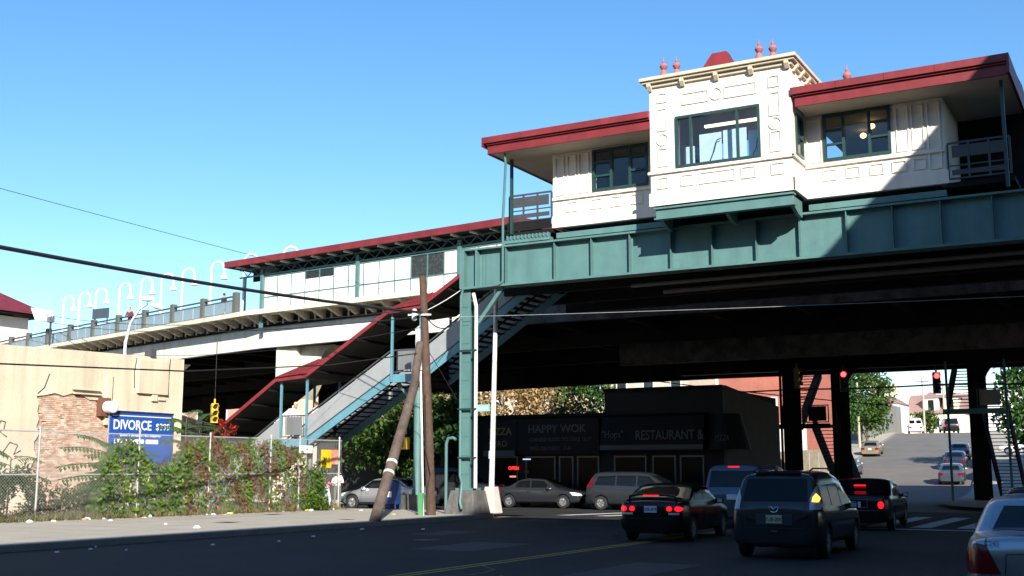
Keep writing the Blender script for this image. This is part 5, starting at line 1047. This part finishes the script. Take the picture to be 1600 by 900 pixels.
    kr = lambda c, n_: c.y < .9 and n_.y < -.05
    if bumper:
        zt = top(.14); patch('boot_seam', [(-hw*.64, bumper[1]+.012), (hw*.64, bumper[1]+.012), (hw*.64, bumper[1]+.026), (-hw*.64, bumper[1]+.026)], 'y', kr, TRIM, .004)
        for sg in (-1, 1): patch('boot_seam', [(sg*hw*.64, bumper[1]+.03), (sg*hw*.652, bumper[1]+.03), (sg*hw*.70, zt-.02), (sg*hw*.688, zt-.02)], 'y', kr, TRIM, .004)
    if side_win:
        for y in (L*.305, L*.437, L*.70) if cat == 'car' else (L*.28, L*.52, L*.76):
            zb_ = lerp(belt, y)
            for sg in (-1, 1): patch('door_seam', [(y, bottom+.16), (y+.014, bottom+.16), (y+.014, zb_-.01), (y, zb_-.01)], 'x', lambda c, n_: n_.x*sg > .5, TRIM, .004)
        for sg in (-1, 1): patch('sill_strip', [(L*.3, bottom+.10), (L*.72, bottom+.10), (L*.72, bottom+.15), (L*.3, bottom+.15)], 'x', lambda c, n_: n_.x*sg > .3, TRIM, .008)
    patch('rear_valance', [(-hw*.9, bottom-.1), (hw*.9, bottom-.1), (hw*.9, bottom+.12), (-hw*.9, bottom+.12)], 'y', lambda c, n_: c.y < .35 and n_.y < -.02, TRIM, .02)
    # wheels
    ty, ri = wheel_meshes(wr_)
    for y in wy:
        for s_ in (-1, 1):
            w_ = bpy.data.objects.new('wheel', ty); col.objects.link(w_); w_.parent = t; w_.location = (s_*(hw-.115), y, wr_); w_.rotation_euler = (0, 0, 0 if s_ > 0 else math.pi)
            q = bpy.data.objects.new('rim', ri); col.objects.link(q); q.parent = w_
    MBl = lambda mm, nm, mat, par=None: loc_part(par or t, mm, nm, mat)
    def back_y(z):    # rear face depth at height z near the centre line
        c = [v.co.y for v in me.vertices if abs(v.co.z-z) < .12 and abs(v.co.x) < .5 and v.co.y < L*.3]; return min(c) if c else 0
    if plate:
        z, s_, pm2, im = plate[1], plate[2] if len(plate) > 2 else .0, plate[3] if len(plate) > 3 else PLW, INKB
        yb = back_y(z)-.02; q = MBl(MB().box(-.16, .16, yb-.012, yb+.03, z-.08, z+.08), 'number_plate', pm2)
        if plate[0]:
          tx = text(plate[0], .105, im, q, (0, yb-.014, z-.038), (R(90), 0, 0), ext=.001, align='CENTER', sx=.92, bold=.002); tx.location = (0, yb-.0145, z-.038)
    if brake:
        z, w_, mt = brake; c = [v.co.y for v in me.vertices if abs(v.co.z-z) < .06 and abs(v.co.x) < .4 and v.co.y < L*.5]; yb = min(c) if c else 0
        MBl(MB().box(-w_/2, w_/2, yb-.02, yb+.05, z-.022, z+.022), 'brake_light', mt)
    if mirror:
        ym = lerp([(0, 0), (1, 0)], 0); fy = mirror if not isinstance(mirror, bool) else L*.66
        for s_ in (-1, 1):
            zb_ = lerp(belt, fy); q = MBl(MB().hexa([(s_*(hw-.06), fy, zb_), (s_*(hw+.16), fy-.03, zb_+.01), (s_*(hw+.16), fy+.08, zb_+.02), (s_*(hw-.06), fy+.1, zb_)], [(s_*(hw-.04), fy, zb_+.12), (s_*(hw+.17), fy-.03, zb_+.15), (s_*(hw+.15), fy+.07, zb_+.14), (s_*(hw-.04), fy+.09, zb_+.12)]), 'wing_mirror', paint)
            MBl(MB().box(min(s_*(hw+.02), s_*(hw+.145)), max(s_*(hw+.02), s_*(hw+.145)), fy-.045, fy-.028, zb_+.035, zb_+.125), 'mirror_glass', CLR, q)
    if front:
        for sg in (-1, 1): patch('headlight', [(sg*hw*.5, .58), (sg*hw*.97, .6), (sg*hw*.97, .75), (sg*hw*.55, .7)], 'y', lambda c, n_: c.y > L-.5 and (n_.y > .1 or abs(n_.x) > .5) and c.x*sg > 0, CLR, .01)
    for s_ in (-1, 1):
        for y in (L*.42, L*.62) if cat == 'car' else ():
            zb_ = lerp(belt, y); MBl(MB().box(min(s_*(hw-.01), s_*(hw+.022)), max(s_*(hw-.01), s_*(hw+.022)), y-.09, y+.09, zb_-.14, zb_-.11), 'door_handle', paint)
    if extras: extras(t, MBl, me, patch, back_y)
    return t
def paint(name, c, metal=.3, rough=.14): return M(name, c, rough, metal, var=.04, spec=.6)
SEDAN = lambda L, h, tr, hd: [(0, tr-.18), (.05, tr-.04), (.14, tr), (L*.13, tr+.03), (L*.165, tr+.05), (L*.29, h-.06), (L*.36, h-.005), (L*.5, h), (L*.585, h-.05), (L*.735, hd+.06), (L*.78, hd), (L*.93, hd-.1), (L-.04, hd-.22), (L, hd-.34)]
def sedan_wins(L, h, b):
    return [[(L*.25, b+.04), (L*.30, h-.13), (L*.43, h-.09), (L*.43, b+.03)], [(L*.445, b+.03), (L*.445, h-.09), (L*.585, h-.12), (L*.685, b+.03)]]
BK = M('black_car_paint', (.008, .0085, .01), .22, .1, var=.1, spec=.35); GM = paint('gunmetal_car_paint', (.05, .051, .054), .5); SV = paint('silver_car_paint', (.42, .45, .48), .7, .25); SVB = paint('pale_blue_car_paint', (.085, .108, .14), .4); GD = paint('gold_car_paint', (.42, .34, .22), .6); NAVY = paint('navy_car_paint', (.03, .05, .09), .4); WHC = paint('white_car_paint', (.78, .78, .76), 0); DGC = paint('shade_dimmed_grey_car_paint', (.03, .034, .04), .3); MAR = paint('maroon_car_paint', (.05, .012, .016), .3)  # dim grey is a parked-car paint darkened to mimic shade under the railway
def rw(L, h, b, w0, w1): return ([(-w0, b), (w0, b), (w1, h), (-w1, h)], L)
def oval(x, z, a, b): return [(x+a*math.cos(t), z+b*math.sin(t)) for t in (2*math.pi*k/12 for k in range(12))]
# 1 black coupe with rear spoiler
def ex1(t, P, me, patch, by):
    y = .12; P(MB().tube([(-.62, .2, 1.02), (-.58, .12, 1.12), (-.3, .08, 1.15), (0, .07, 1.155), (.3, .08, 1.15), (.58, .12, 1.12), (.62, .2, 1.02)], .025, 8), 'spoiler', BK)
    P(MB().box(-.2, .2, .03, .06, 1.12, 1.15), 'spoiler_light', TLIT); m = MB(); m.box(-.035, -.02, by(.88)-.02, by(.88), .83, .9); m.box(.02, .035, by(.88)-.02, by(.88), .83, .9); m.box(-.02, .02, by(.88)-.02, by(.88), .855, .875); P(m, 'emblem', CHR)
car('black_coupe', 'black coupe with arched rear spoiler and lit brake lights beside the yellow line', (-11.2, 27.0, 0), R(4), 4.45, 1.76, [(0, .84), (.05, .96), (.14, 1.0), (.42, 1.03), (.55, 1.06), (1.15, 1.36), (1.5, 1.415), (2.2, 1.42), (2.6, 1.36), (3.25, .98), (3.45, .9), (4.1, .8), (4.36, .68), (4.4, .54)], [(0, .95), (4.4, .85)], BK, side_win=[[(1.0, 1.03), (1.32, 1.29), (1.75, 1.32), (1.75, 1.01)], [(1.83, 1.01), (1.83, 1.33), (2.5, 1.31), (3.0, .98)]], rear_win=rw(1.5, 1.34, 1.05, .66, .56), front_win=([(-.6, .95), (.6, .95), (.52, 1.27), (-.52, 1.27)], 2.3), tails=(([(.38, .72), (.83, .72), (.83, .90), (.38, .89)], TAIL), (oval(.48, .81, .075, .06), TLIT), (oval(.70, .81, .085, .062), TLIT), ([(.46, .67), (.72, .67), (.72, .72), (.46, .72)], CLR)), plate=('CXR-8793', .80), extras=ex1, mirror=2.95)
# 2 grey minivan
VAN = lambda L, h, hd: [(0, .72), (.04, 1.0), (.10, 1.12), (.34, h-.14), (.46, h-.03), (.8, h), (L*.5, h), (L*.62, h-.06), (L*.82, hd+.08), (L*.87, hd), (L*.96, hd-.12), (L, hd-.4)]
def ex2(t, P, me, patch, by):
    z = .99; y = by(1.0)-.02; P(MB().tube([(-.10, y, z+.035), (-.05, y-.01, z+.04), (0, y-.015, z-.005), (.05, y-.01, z+.04), (.10, y, z+.035), (.06, y, z-.05), (0, y, z-.065), (-.06, y, z-.05), (-.10, y, z+.035)], .009, 6), 'emblem', CHR)
    P(MB().box(-.36, .36, by(.78)-.012, by(.78)+.04, .68, .90), 'plate_recess', SVB); P(MB().box(-.06, .06, by(.62)-.045, by(.62)+.02, .545, .575), 'tailgate_handle', CHR); P(MB().tube([(-.1, .14, 1.14), (.15, .15, 1.15), (.42, .15, 1.15)], .014, 6), 'wiper', TRIM)
    for s_ in (-1, 1): P(MB().tube([(s_*.58, .75, 1.74), (s_*.59, 1.0, 1.79), (s_*.59, 2.4, 1.79), (s_*.57, 2.7, 1.74)], .018, 6), 'roof_rail', TRIM)
    P(MB().box(-.46, .46, .38, .58, 1.685, 1.72), 'spoiler', GM)
VT = [(.70, .98), (.86, .98), (.86, 1.40), (.78, 1.48), (.69, 1.2)]
car('grey_minivan', 'gunmetal grey minivan with tall clear tail lights and a lit amber turn signal', (-6.88, 22.95, 0), R(2.5), 4.55, 1.82, [(0, .80), (.02, 1.0), (.06, 1.08), (.12, 1.18), (.36, 1.58), (.46, 1.69), (.8, 1.73), (2.2, 1.74), (2.85, 1.65), (3.75, 1.03), (3.95, .95), (4.4, .83), (4.55, .55)], [(0, .98), (4.55, .9)], GM, 'minivan', taper=.09, side_win=[[(.5, 1.08), (.62, 1.42), (1.35, 1.47), (1.35, 1.04)], [(1.42, 1.04), (1.42, 1.47), (2.35, 1.48), (2.35, 1.0)], [(2.42, 1.0), (2.42, 1.48), (2.85, 1.45), (3.5, .99)]], rear_win=rw(1.2, 1.58, 1.14, .66, .60), tails=((VT, CLR), ([(.735, 1.13), (.82, 1.13), (.825, 1.2), (.78, 1.29), (.745, 1.22)], (CLR, AMB))), plate=('TUE-20C', .79, 0, PLY), extras=ex2, wr_=.32, mirror=3.1, bumper=(.32, .60), bottom=.22)
# 3 black limousine-like sedan
def ex3(t, P, me, patch, by):
    y = by(.8)-.02; m = MB(); m.frame(-.36, .36, y-.01, y+.01, .66, .92, .025); P(m, 'chrome_frame', CHR); P(MB().box(-.66, .66, by(.6)-.05, by(.6), .575, .60), 'chrome_strip', CHR)
car('black_sedan', 'long black saloon with chrome framed boot and lit tail lights by the crosswalk', (-8.05, 35.0, 0), R(5), 5.4, 1.98, SEDAN(5.4, 1.50, 1.04, .98), [(0, .95), (5.4, .9)], BK, side_win=sedan_wins(5.4, 1.44, .95), rear_win=rw(2.0, 1.34, 1.06, .68, .56), tails=(([(.58, .64), (.84, .64), (.80, .92), (.66, .92)], TAIL), (oval(.725, .75, .085, .11), TLIT)), plate=('', .76), brake=(1.30, .34, TLIT), extras=ex3, wr_=.33, wheels=(1.1, .95), mirror=3.6)
# 4 pale blue large SUV ahead of the coupe
SUVP = lambda L, h, hd: [(0, .75), (.04, 1.05), (.10, 1.2), (.26, h-.1), (.36, h-.02), (.8, h), (L*.5, h), (L*.60, h-.05), (L*.72, hd+.06), (L*.76, hd), (L*.95, hd-.08), (L, hd-.45)]
car('blue_suv', 'tall pale blue estate wagon with high brake light ahead of the black coupe', (-11.6, 34.4, 0), R(2), 5.3, 2.0, SUVP(5.3, 1.93, 1.15), [(0, 1.13), (5.3, 1.1)], SVB, 'suv', side_win=[[(.45, 1.22), (.5, 1.72), (1.6, 1.76), (1.6, 1.2)], [(1.68, 1.2), (1.68, 1.76), (2.6, 1.76), (2.6, 1.18)], [(2.67, 1.18), (2.67, 1.76), (3.2, 1.72), (3.7, 1.18)]], rear_win=rw(1.0, 1.74, 1.24, .76, .70), tails=(([(.80, .85), (.94, .85), (.94, 1.25), (.82, 1.25)], TAIL),), plate=('', .95), brake=(1.86, .36, TLIT), wr_=.37, wheels=(1.05, .95), bottom=.3, mirror=3.7)
# 5 silver estate across the side street
car('silver_estate', 'silver blue people carrier standing across the side street in front of the restaurant', (-22.9, 48.4, 0), R(-90), 4.8, 1.85, VAN(4.8, 1.68, 1.0), [(0, 1.02), (4.8, .95)], M('shade_dimmed_silver_blue_paint', (.028, .034, .042), .2, .3, var=.04), 'minivan', side_win=[[(.5, 1.1), (.65, 1.48), (1.5, 1.52), (1.5, 1.08)], [(1.57, 1.08), (1.57, 1.52), (2.5, 1.52), (2.5, 1.05)], [(2.57, 1.05), (2.57, 1.52), (3.1, 1.48), (3.7, 1.02)]], rear_win=rw(1.2, 1.52, 1.14, .6, .55), front_win=([(-.62, 1.06), (.62, 1.06), (.55, 1.52), (-.55, 1.52)], 2.6), tails=((VT, TAIL),), front=True)  # silver blue paint darkened to stand in for shade under the railway
# 6 silver saloon parked at the right kerb
def ex6(t, P, me, patch, by):
    m = MB(); y = by(.78)-.012; m.tube([(-.42, y, .62), (-.4, y-.003, .84), (0, y-.006, .86), (.4, y-.003, .84), (.42, y, .62)], .006, 5); P(m, 'plate_recess', TRIM); text('C240', .07, CHR, t, (-.62, by(.95)-.012, .93), (R(90), 0, 0), ext=.003)
MT = [(.46, .62), (.86, .62), (.86, .80), (.72, .95), (.60, .93)]
car('silver_saloon', 'silver saloon with dark red teardrop tail lights parked at the near right kerb', (-1.2, 13.95, 0), R(1), 4.55, 1.75, SEDAN(4.55, 1.46, 1.02, .92), [(0, .93), (4.55, .88)], SVB if False else SV, side_win=sedan_wins(4.55, 1.43, .93), rear_win=rw(1.9, 1.33, 1.03, .62, .5), tails=((MT, TAIL),), plate=('', .72), extras=ex6, mirror=2.95)
# 7 dark maroon car parked in front of it
car('maroon_car', 'dark maroon hatchback parked ahead of the silver saloon', (-1.75, 21.6, 0), R(1), 4.1, 1.7, VAN(4.1, 1.48, .9), [(0, .95), (4.1, .86)], MAR, side_win=[[(.5, 1.02), (.65, 1.3), (1.5, 1.34), (1.5, 1.0)], [(1.57, 1.0), (1.57, 1.34), (2.1, 1.32), (2.9, .96)]], rear_win=rw(1.2, 1.36, 1.06, .6, .52), tails=(([(.66, .78), (.8, .78), (.8, 1.1), (.7, 1.16)], TAIL),), mirror=2.7)
# 8 silver car on the side street by the mailbox, side on
car('silver_sedan', 'silver saloon parked on the side street behind the raking timber pole', (-28.6, 43.6, 0), R(90), 4.5, 1.75, SEDAN(4.5, 1.42, 1.02, .88), [(0, .93), (4.5, .86)], SV, side_win=sedan_wins(4.5, 1.42, .93), rear_win=rw(1.9, 1.32, 1.04, .6, .5), front_win=([(-.6, .96), (.6, .96), (.52, 1.32), (-.52, 1.32)], 2.4), tails=(([(.5, .7), (.85, .7), (.85, .9), (.55, .9)], TAIL),), front=True, wr_=.33)
# 9, 10 parked in front of the shops
car('grey_sedan', 'grey saloon parked before the takeaway shop under the railway', (-28.2, 49.4, 0), R(-90), 4.5, 1.72, SEDAN(4.5, 1.38, .98, .88), [(0, .92), (4.5, .85)], DGC, side_win=sedan_wins(4.5, 1.38, .92), front_win=([(-.6, .95), (.6, .95), (.52, 1.28), (-.52, 1.28)], 2.4), rear_win=rw(1.9, 1.28, 1.0, .6, .5), front=True, tails=(([(.5, .66), (.83, .66), (.83, .84), (.5, .84)], TAIL),))
car('grey_van', 'tall grey van parked behind the lamp pole before the neon lit shop', (-33.2, 49.3, 0), R(-90), 4.9, 1.95, SUVP(4.9, 1.95, 1.15), [(0, 1.15), (4.9, 1.1)], DGC, 'van', side_win=[[(2.5, 1.18), (2.5, 1.72), (2.95, 1.7), (3.4, 1.16)]], rear_win=rw(1.0, 1.74, 1.25, .7, .65), front_win=([(-.7, 1.2), (.7, 1.2), (.62, 1.75), (-.62, 1.75)], 2.4), bottom=.3, wr_=.35, front=True)
# far cars on the hill
PT = math.atan(.0875)
def hcar(nm, lab, x, y, pnt, h=1.4, rz=R(6), L=4.5, W=1.75, prof=None, cat='car', **k):
    return car(nm, lab, (x, y, g(y)+.01), rz, L, W, prof or SEDAN(L, h, 1.0, .9), [(0, .93), (L, .87)], pnt, cat, side_win=k.pop('sw', sedan_wins(L, h, .93)), rear_win=k.pop('rwin', rw(1.9, h-.1, 1.03, .62, .5)), front_win=([(-.6, .97), (.6, .97), (.52, h-.1), (-.52, h-.1)], L*.52), tails=k.pop('tails', (([(.5, .68), (.83, .68), (.83, .88), (.5, .88)], TAIL),)), pitch=(g(y+3)-g(y))/3, mirror=L*.66, front=True, **k)
hcar('silver_hill_car', 'silver blue saloon parked at the foot of the hill beside the dark steel column', -21.9, 92.5, SVB); hcar('gold_hill_car', 'gold saloon parked below the green street trees on the hill', -24.7, 114.5, GD, plate=('', .75))
hcar('grey_hill_car', 'grey saloon parked at the right kerb at the foot of the hill', -13.35, 87.5, SVB); hcar('navy_hill_car', 'navy saloon parked higher up behind the grey saloon', -14.9, 100, NAVY); hcar('blue_hill_car', 'blue saloon parked above the navy one on the right of the hill', -15.9, 110, SVB)
SW2 = [[(.45, 1.1), (.5, 1.55), (1.5, 1.6), (1.5, 1.08)], [(1.58, 1.08), (1.58, 1.6), (2.3, 1.6), (2.3, 1.06)], [(2.37, 1.06), (2.37, 1.6), (2.75, 1.56), (3.2, 1.04)]]
hcar('black_suv', 'black off road vehicle with lit tail lights at the top of the hill', -22.9, 153.5, BK, 1.75, R(18), 4.7, 1.9, SUVP(4.7, 1.78, 1.05), 'suv', sw=SW2, rwin=rw(1.0, 1.6, 1.15, .68, .62), tails=(([(.75, .8), (.93, .8), (.93, 1.1), (.8, 1.1)], TLIT),), wr_=.37)
hcar('white_van', 'white panel van with two small rear windows on the hilltop', -28.6, 161, WHC, 1.95, R(10), 5.0, 2.0, SUVP(5.0, 2.05, 1.2), 'van', sw=[], rwin=None, wr_=.36, extras=lambda t, P, me, patch, by: (P(MB().box(-.72, -.1, by(1.5)-.03, by(1.5)+.1, 1.3, 1.75), 'rear_window', CGL), P(MB().box(.1, .72, by(1.5)-.03, by(1.5)+.1, 1.3, 1.75), 'rear_window', CGL)))
hcar('white_hill_car', 'white saloon at the right edge beyond the pale wall', -8.4, 112, WHC, rz=R(90))

# ------------------------------------------------------------------ people
SKIN = M('skin', (.5, .28, .2), .6, var=.05)
def person(label, loc, rz, shirt, trousers, hair=(.03, .02, .015), h=1.7, arms='down', stride=.12, cap=None, lean=0., group=None):
    t = thing('person', label, 'person', loc, rz, group); k = h/1.7
    J = {'pel': (0, 0, .93), 'wst': (0, .01+lean*.3, 1.1), 'chs': (0, .0+lean*.7, 1.3), 'nck': (0, lean, 1.45), 'hd0': (0, lean+.01, 1.53)}
    for s_, n_ in ((-1, 'l'), (1, 'r')):
        st = stride*s_
        J.update({'hip'+n_: (s_*.09, 0, .88), 'kne'+n_: (s_*.1, st*.7+.03, .5), 'ank'+n_: (s_*.1, st-.02, .09), 'toe'+n_: (s_*.115, st+.15, .04), 'sho'+n_: (s_*.17, lean*.9, 1.39)})
        if arms == 'down': J.update({'elb'+n_: (s_*.24, lean*.8-.03*s_, 1.12), 'wri'+n_: (s_*.25, lean*.8+.08+.04*s_, .9)})
        elif arms == 'fold': J.update({'elb'+n_: (s_*.25, lean+.02, 1.14), 'wri'+n_: (s_*.05, lean+.2, 1.13+.03*s_)})
        else: J.update({'elb'+n_: (s_*.24, lean+.12, 1.18), 'wri'+n_: (s_*.2, lean+.36, 1.16)})
    Rr = {'pel': .15, 'wst': .13, 'chs': .155, 'nck': .06, 'hd0': .055, 'hip': .095, 'kne': .062, 'ank': .042, 'toe': .035, 'sho': .065, 'elb': .046, 'wri': .03}
    names = list(J); idx = {n_: i for i, n_ in enumerate(names)}; E_ = [('pel', 'wst'), ('wst', 'chs'), ('chs', 'nck'), ('nck', 'hd0')]
    for n_ in 'lr': E_ += [('pel', 'hip'+n_), ('hip'+n_, 'kne'+n_), ('kne'+n_, 'ank'+n_), ('ank'+n_, 'toe'+n_), ('chs', 'sho'+n_), ('sho'+n_, 'elb'+n_), ('elb'+n_, 'wri'+n_)]
    me = bpy.data.meshes.new('p'); me.from_pydata([tuple(Vector(J[n_])*k) for n_ in names], [(idx[a], idx[b]) for a, b in E_], [])
    tmp = bpy.data.objects.new('tmp', me); col.objects.link(tmp); sm_ = tmp.modifiers.new('skin', 'SKIN')
    lay = me.skin_vertices[0].data if me.skin_vertices else None
    if lay is None: bm = bmesh.new(); bm.from_mesh(me); bm.verts.layers.skin.verify(); bm.to_mesh(me); bm.free(); lay = me.skin_vertices[0].data
    for i, n_ in enumerate(names):
        r_ = Rr.get(n_, Rr.get(n_[:3], .05))*k; lay[i].radius = (r_, r_*.8 if n_ in ('chs', 'pel', 'wst') else r_); lay[i].use_root = (n_ == 'pel')
    su = tmp.modifiers.new('s', 'SUBSURF'); su.levels = 2; su.render_levels = 2
    dg = bpy.context.evaluated_depsgraph_get(); bme = bpy.data.meshes.new_from_object(tmp.evaluated_get(dg)); bpy.data.objects.remove(tmp)
    ex = MB()   # head with nose and ears, hands with fingers
    hc = Vector((0, lean+.03, 1.6))*k
    ex.lathe([(.012, -.125), (.045, -.115), (.066, -.07), (.078, 0), (.078, .05), (.06, .095), (.03, .115), (.005, .12)], tuple(hc), n=16); ex.hexa([(hc.x-.014, hc.y+.066, hc.z-.03), (hc.x+.014, hc.y+.066, hc.z-.03), (hc.x+.006, hc.y+.104, hc.z-.03), (hc.x-.006, hc.y+.104, hc.z-.03)], [(hc.x-.008, hc.y+.07, hc.z+.025), (hc.x+.008, hc.y+.07, hc.z+.025), (hc.x+.004, hc.y+.08, hc.z+.02), (hc.x-.004, hc.y+.08, hc.z+.02)])
    for s_ in (-1, 1): ex.lathe([(.005, -.008), (.028, 0), (.005, .012)], (hc.x+s_*.08, hc.y-.005, hc.z-.005), axis='x', n=8)
    for n_ in 'lr':
        w_ = Vector(J['wri'+n_])*k; d = (w_-Vector(J['elb'+n_])*k).normalized(); sd = d.cross(Vector((0, 1, .2))).normalized(); up_ = sd.cross(d)
        ex.tube([w_-d*.01, w_+d*.04, w_+d*.085], [.026, .036, .032], 8)
        for j, (o_, ln) in enumerate(((-.025, .065), (-.009, .078), (.009, .072), (.024, .055))): b_ = w_+d*.08+sd*o_; ex.tube([b_, b_+d*ln*.5, b_+d*ln+up_*.015], [.009, .008, .006], 6)
        b_ = w_+d*.03-sd*.03; ex.tube([b_, b_+d*.03-sd*.02, b_+d*.06-sd*.022], [.011, .009, .007], 6)
    em = ex.mesh('e', None, smooth=True); bm = bmesh.new(); bm.from_mesh(bme); nb = len(bm.faces); bm.from_mesh(em)
    out = bpy.data.meshes.new('body'); bm.to_mesh(out); bm.free()
    for mt in (SKIN, M('cloth_%.2f_%.2f_%.2f' % shirt, shirt, .85), M('cloth_%.2f_%.2f_%.2f' % trousers, trousers, .85), M('dark_shoe', (.03, .025, .02), .6)): out.materials.append(mt)
    mid = {'pel': 2, 'hip': 2, 'kne': 2, 'ank': 3, 'toe': 3, 'wst': 1, 'chs': 1, 'sho': 1, 'elb': 1, 'wri': 0, 'nck': 0, 'hd0': 0}
    for i, p in enumerate(out.polygons):
        p.use_smooth = True
        if i < nb:
            c = p.center; best = min(names, key=lambda n_: (c-Vector(J[n_])*k).length/ (1.4 if n_ in ('chs', 'pel', 'wst') else 1)); mi = mid[best[:3]]
            if mi == 3 and c.z > .13*k: mi = 2
            if best[:3] == 'wri' : mi = 0
            p.material_index = mi
    b = bpy.data.objects.new('body', out); col.objects.link(b); b.parent = t
    HM = M('hair_%.2f' % hair[0], hair, .7)
    m = MB(); m.lathe([(.082, -.02), (.088, .04), (.072, .1), (.04, .128), (.005, .135)], (hc.x, hc.y-.016, hc.z), n=16); loc_part(t, m, 'hair', HM, True)
    if cap:
        CM = M('cap_cloth_%.2f' % cap[0], cap, .8); m = MB(); m.lathe([(.093, .03), (.095, .07), (.07, .13), (.02, .15)], (hc.x, hc.y, hc.z), n=16); m.box(hc.x-.06, hc.x+.06, hc.y+.07, hc.y+.18, hc.z+.035, hc.z+.05); loc_part(t, m, 'cap', CM)
    return t
person('person in a pink top and pale trousers standing behind the fence end', (-31.35, 39.75, .05), R(-40), (.62, .16, .24), (.55, .58, .62), arms='fold')
person('person in a white top standing behind the fence end beside the one in pink', (-30.95, 39.95, .15), R(30), (.78, .76, .70), (.12, .12, .10), h=1.62, arms='fold', hair=(.05, .03, .02))
person('person in a white shirt and cap on the lower stair landing', (-34.05, 40.75, 3.1), R(-100), (.8, .8, .8), (.08, .09, .12), cap=(.5, .4, .3), h=1.65)
def stair_z(x): return 3.1+(x+32.85)*SL if x > -32.85 else 3.1
for x, y, sh, lab, hr in ((-33.3, 41.3, (.75, .72, .7), 'person in a pale top coming down the stair holding a red bag', (.10, .03, .015)), (-32.6, 41.8, (.62, .3, .25), 'person in a salmon top coming down the stair behind the others', (.04, .02, .015))):
    n_ = 1; person(lab, (x, y, 3.1 if x < -32.85 else 3.1+math.floor((x+32.85)/(4.5/15)+1)*(2.65/15)+.0), R(95), sh, (.06, .06, .09), hair=hr, stride=.03)
bg_ = thing('red_bag', 'small red bag carried by the person in the pale top on the stair', 'bag', (-33.4, 40.95, 3.9)); MB().box(-33.52, -33.28, 40.9, 41.02, 3.9, 4.2).build('body', M('bag_red', (.5, .02, .04), .6), bg_, bevel=.03); MB().tube([(-33.47, 40.96, 4.19), (-33.4, 40.96, 4.36), (-33.33, 40.96, 4.19)], .012, 6).build('handle', M('bag_red', (.5, .02, .04)), bg_)
person('person in a maroon jacket leaning at the parapet of the open platform', (-58.6, 53.25, 10.5), R(-165), (.16, .02, .04), (.03, .03, .04), arms='fold', lean=.1, hair=(.1, .06, .04), h=1.85)
person('person in dark clothes on the open platform near the red shelter roof', (-48.3, 51.0, 10.5), R(100), (.03, .03, .04), (.02, .02, .03))
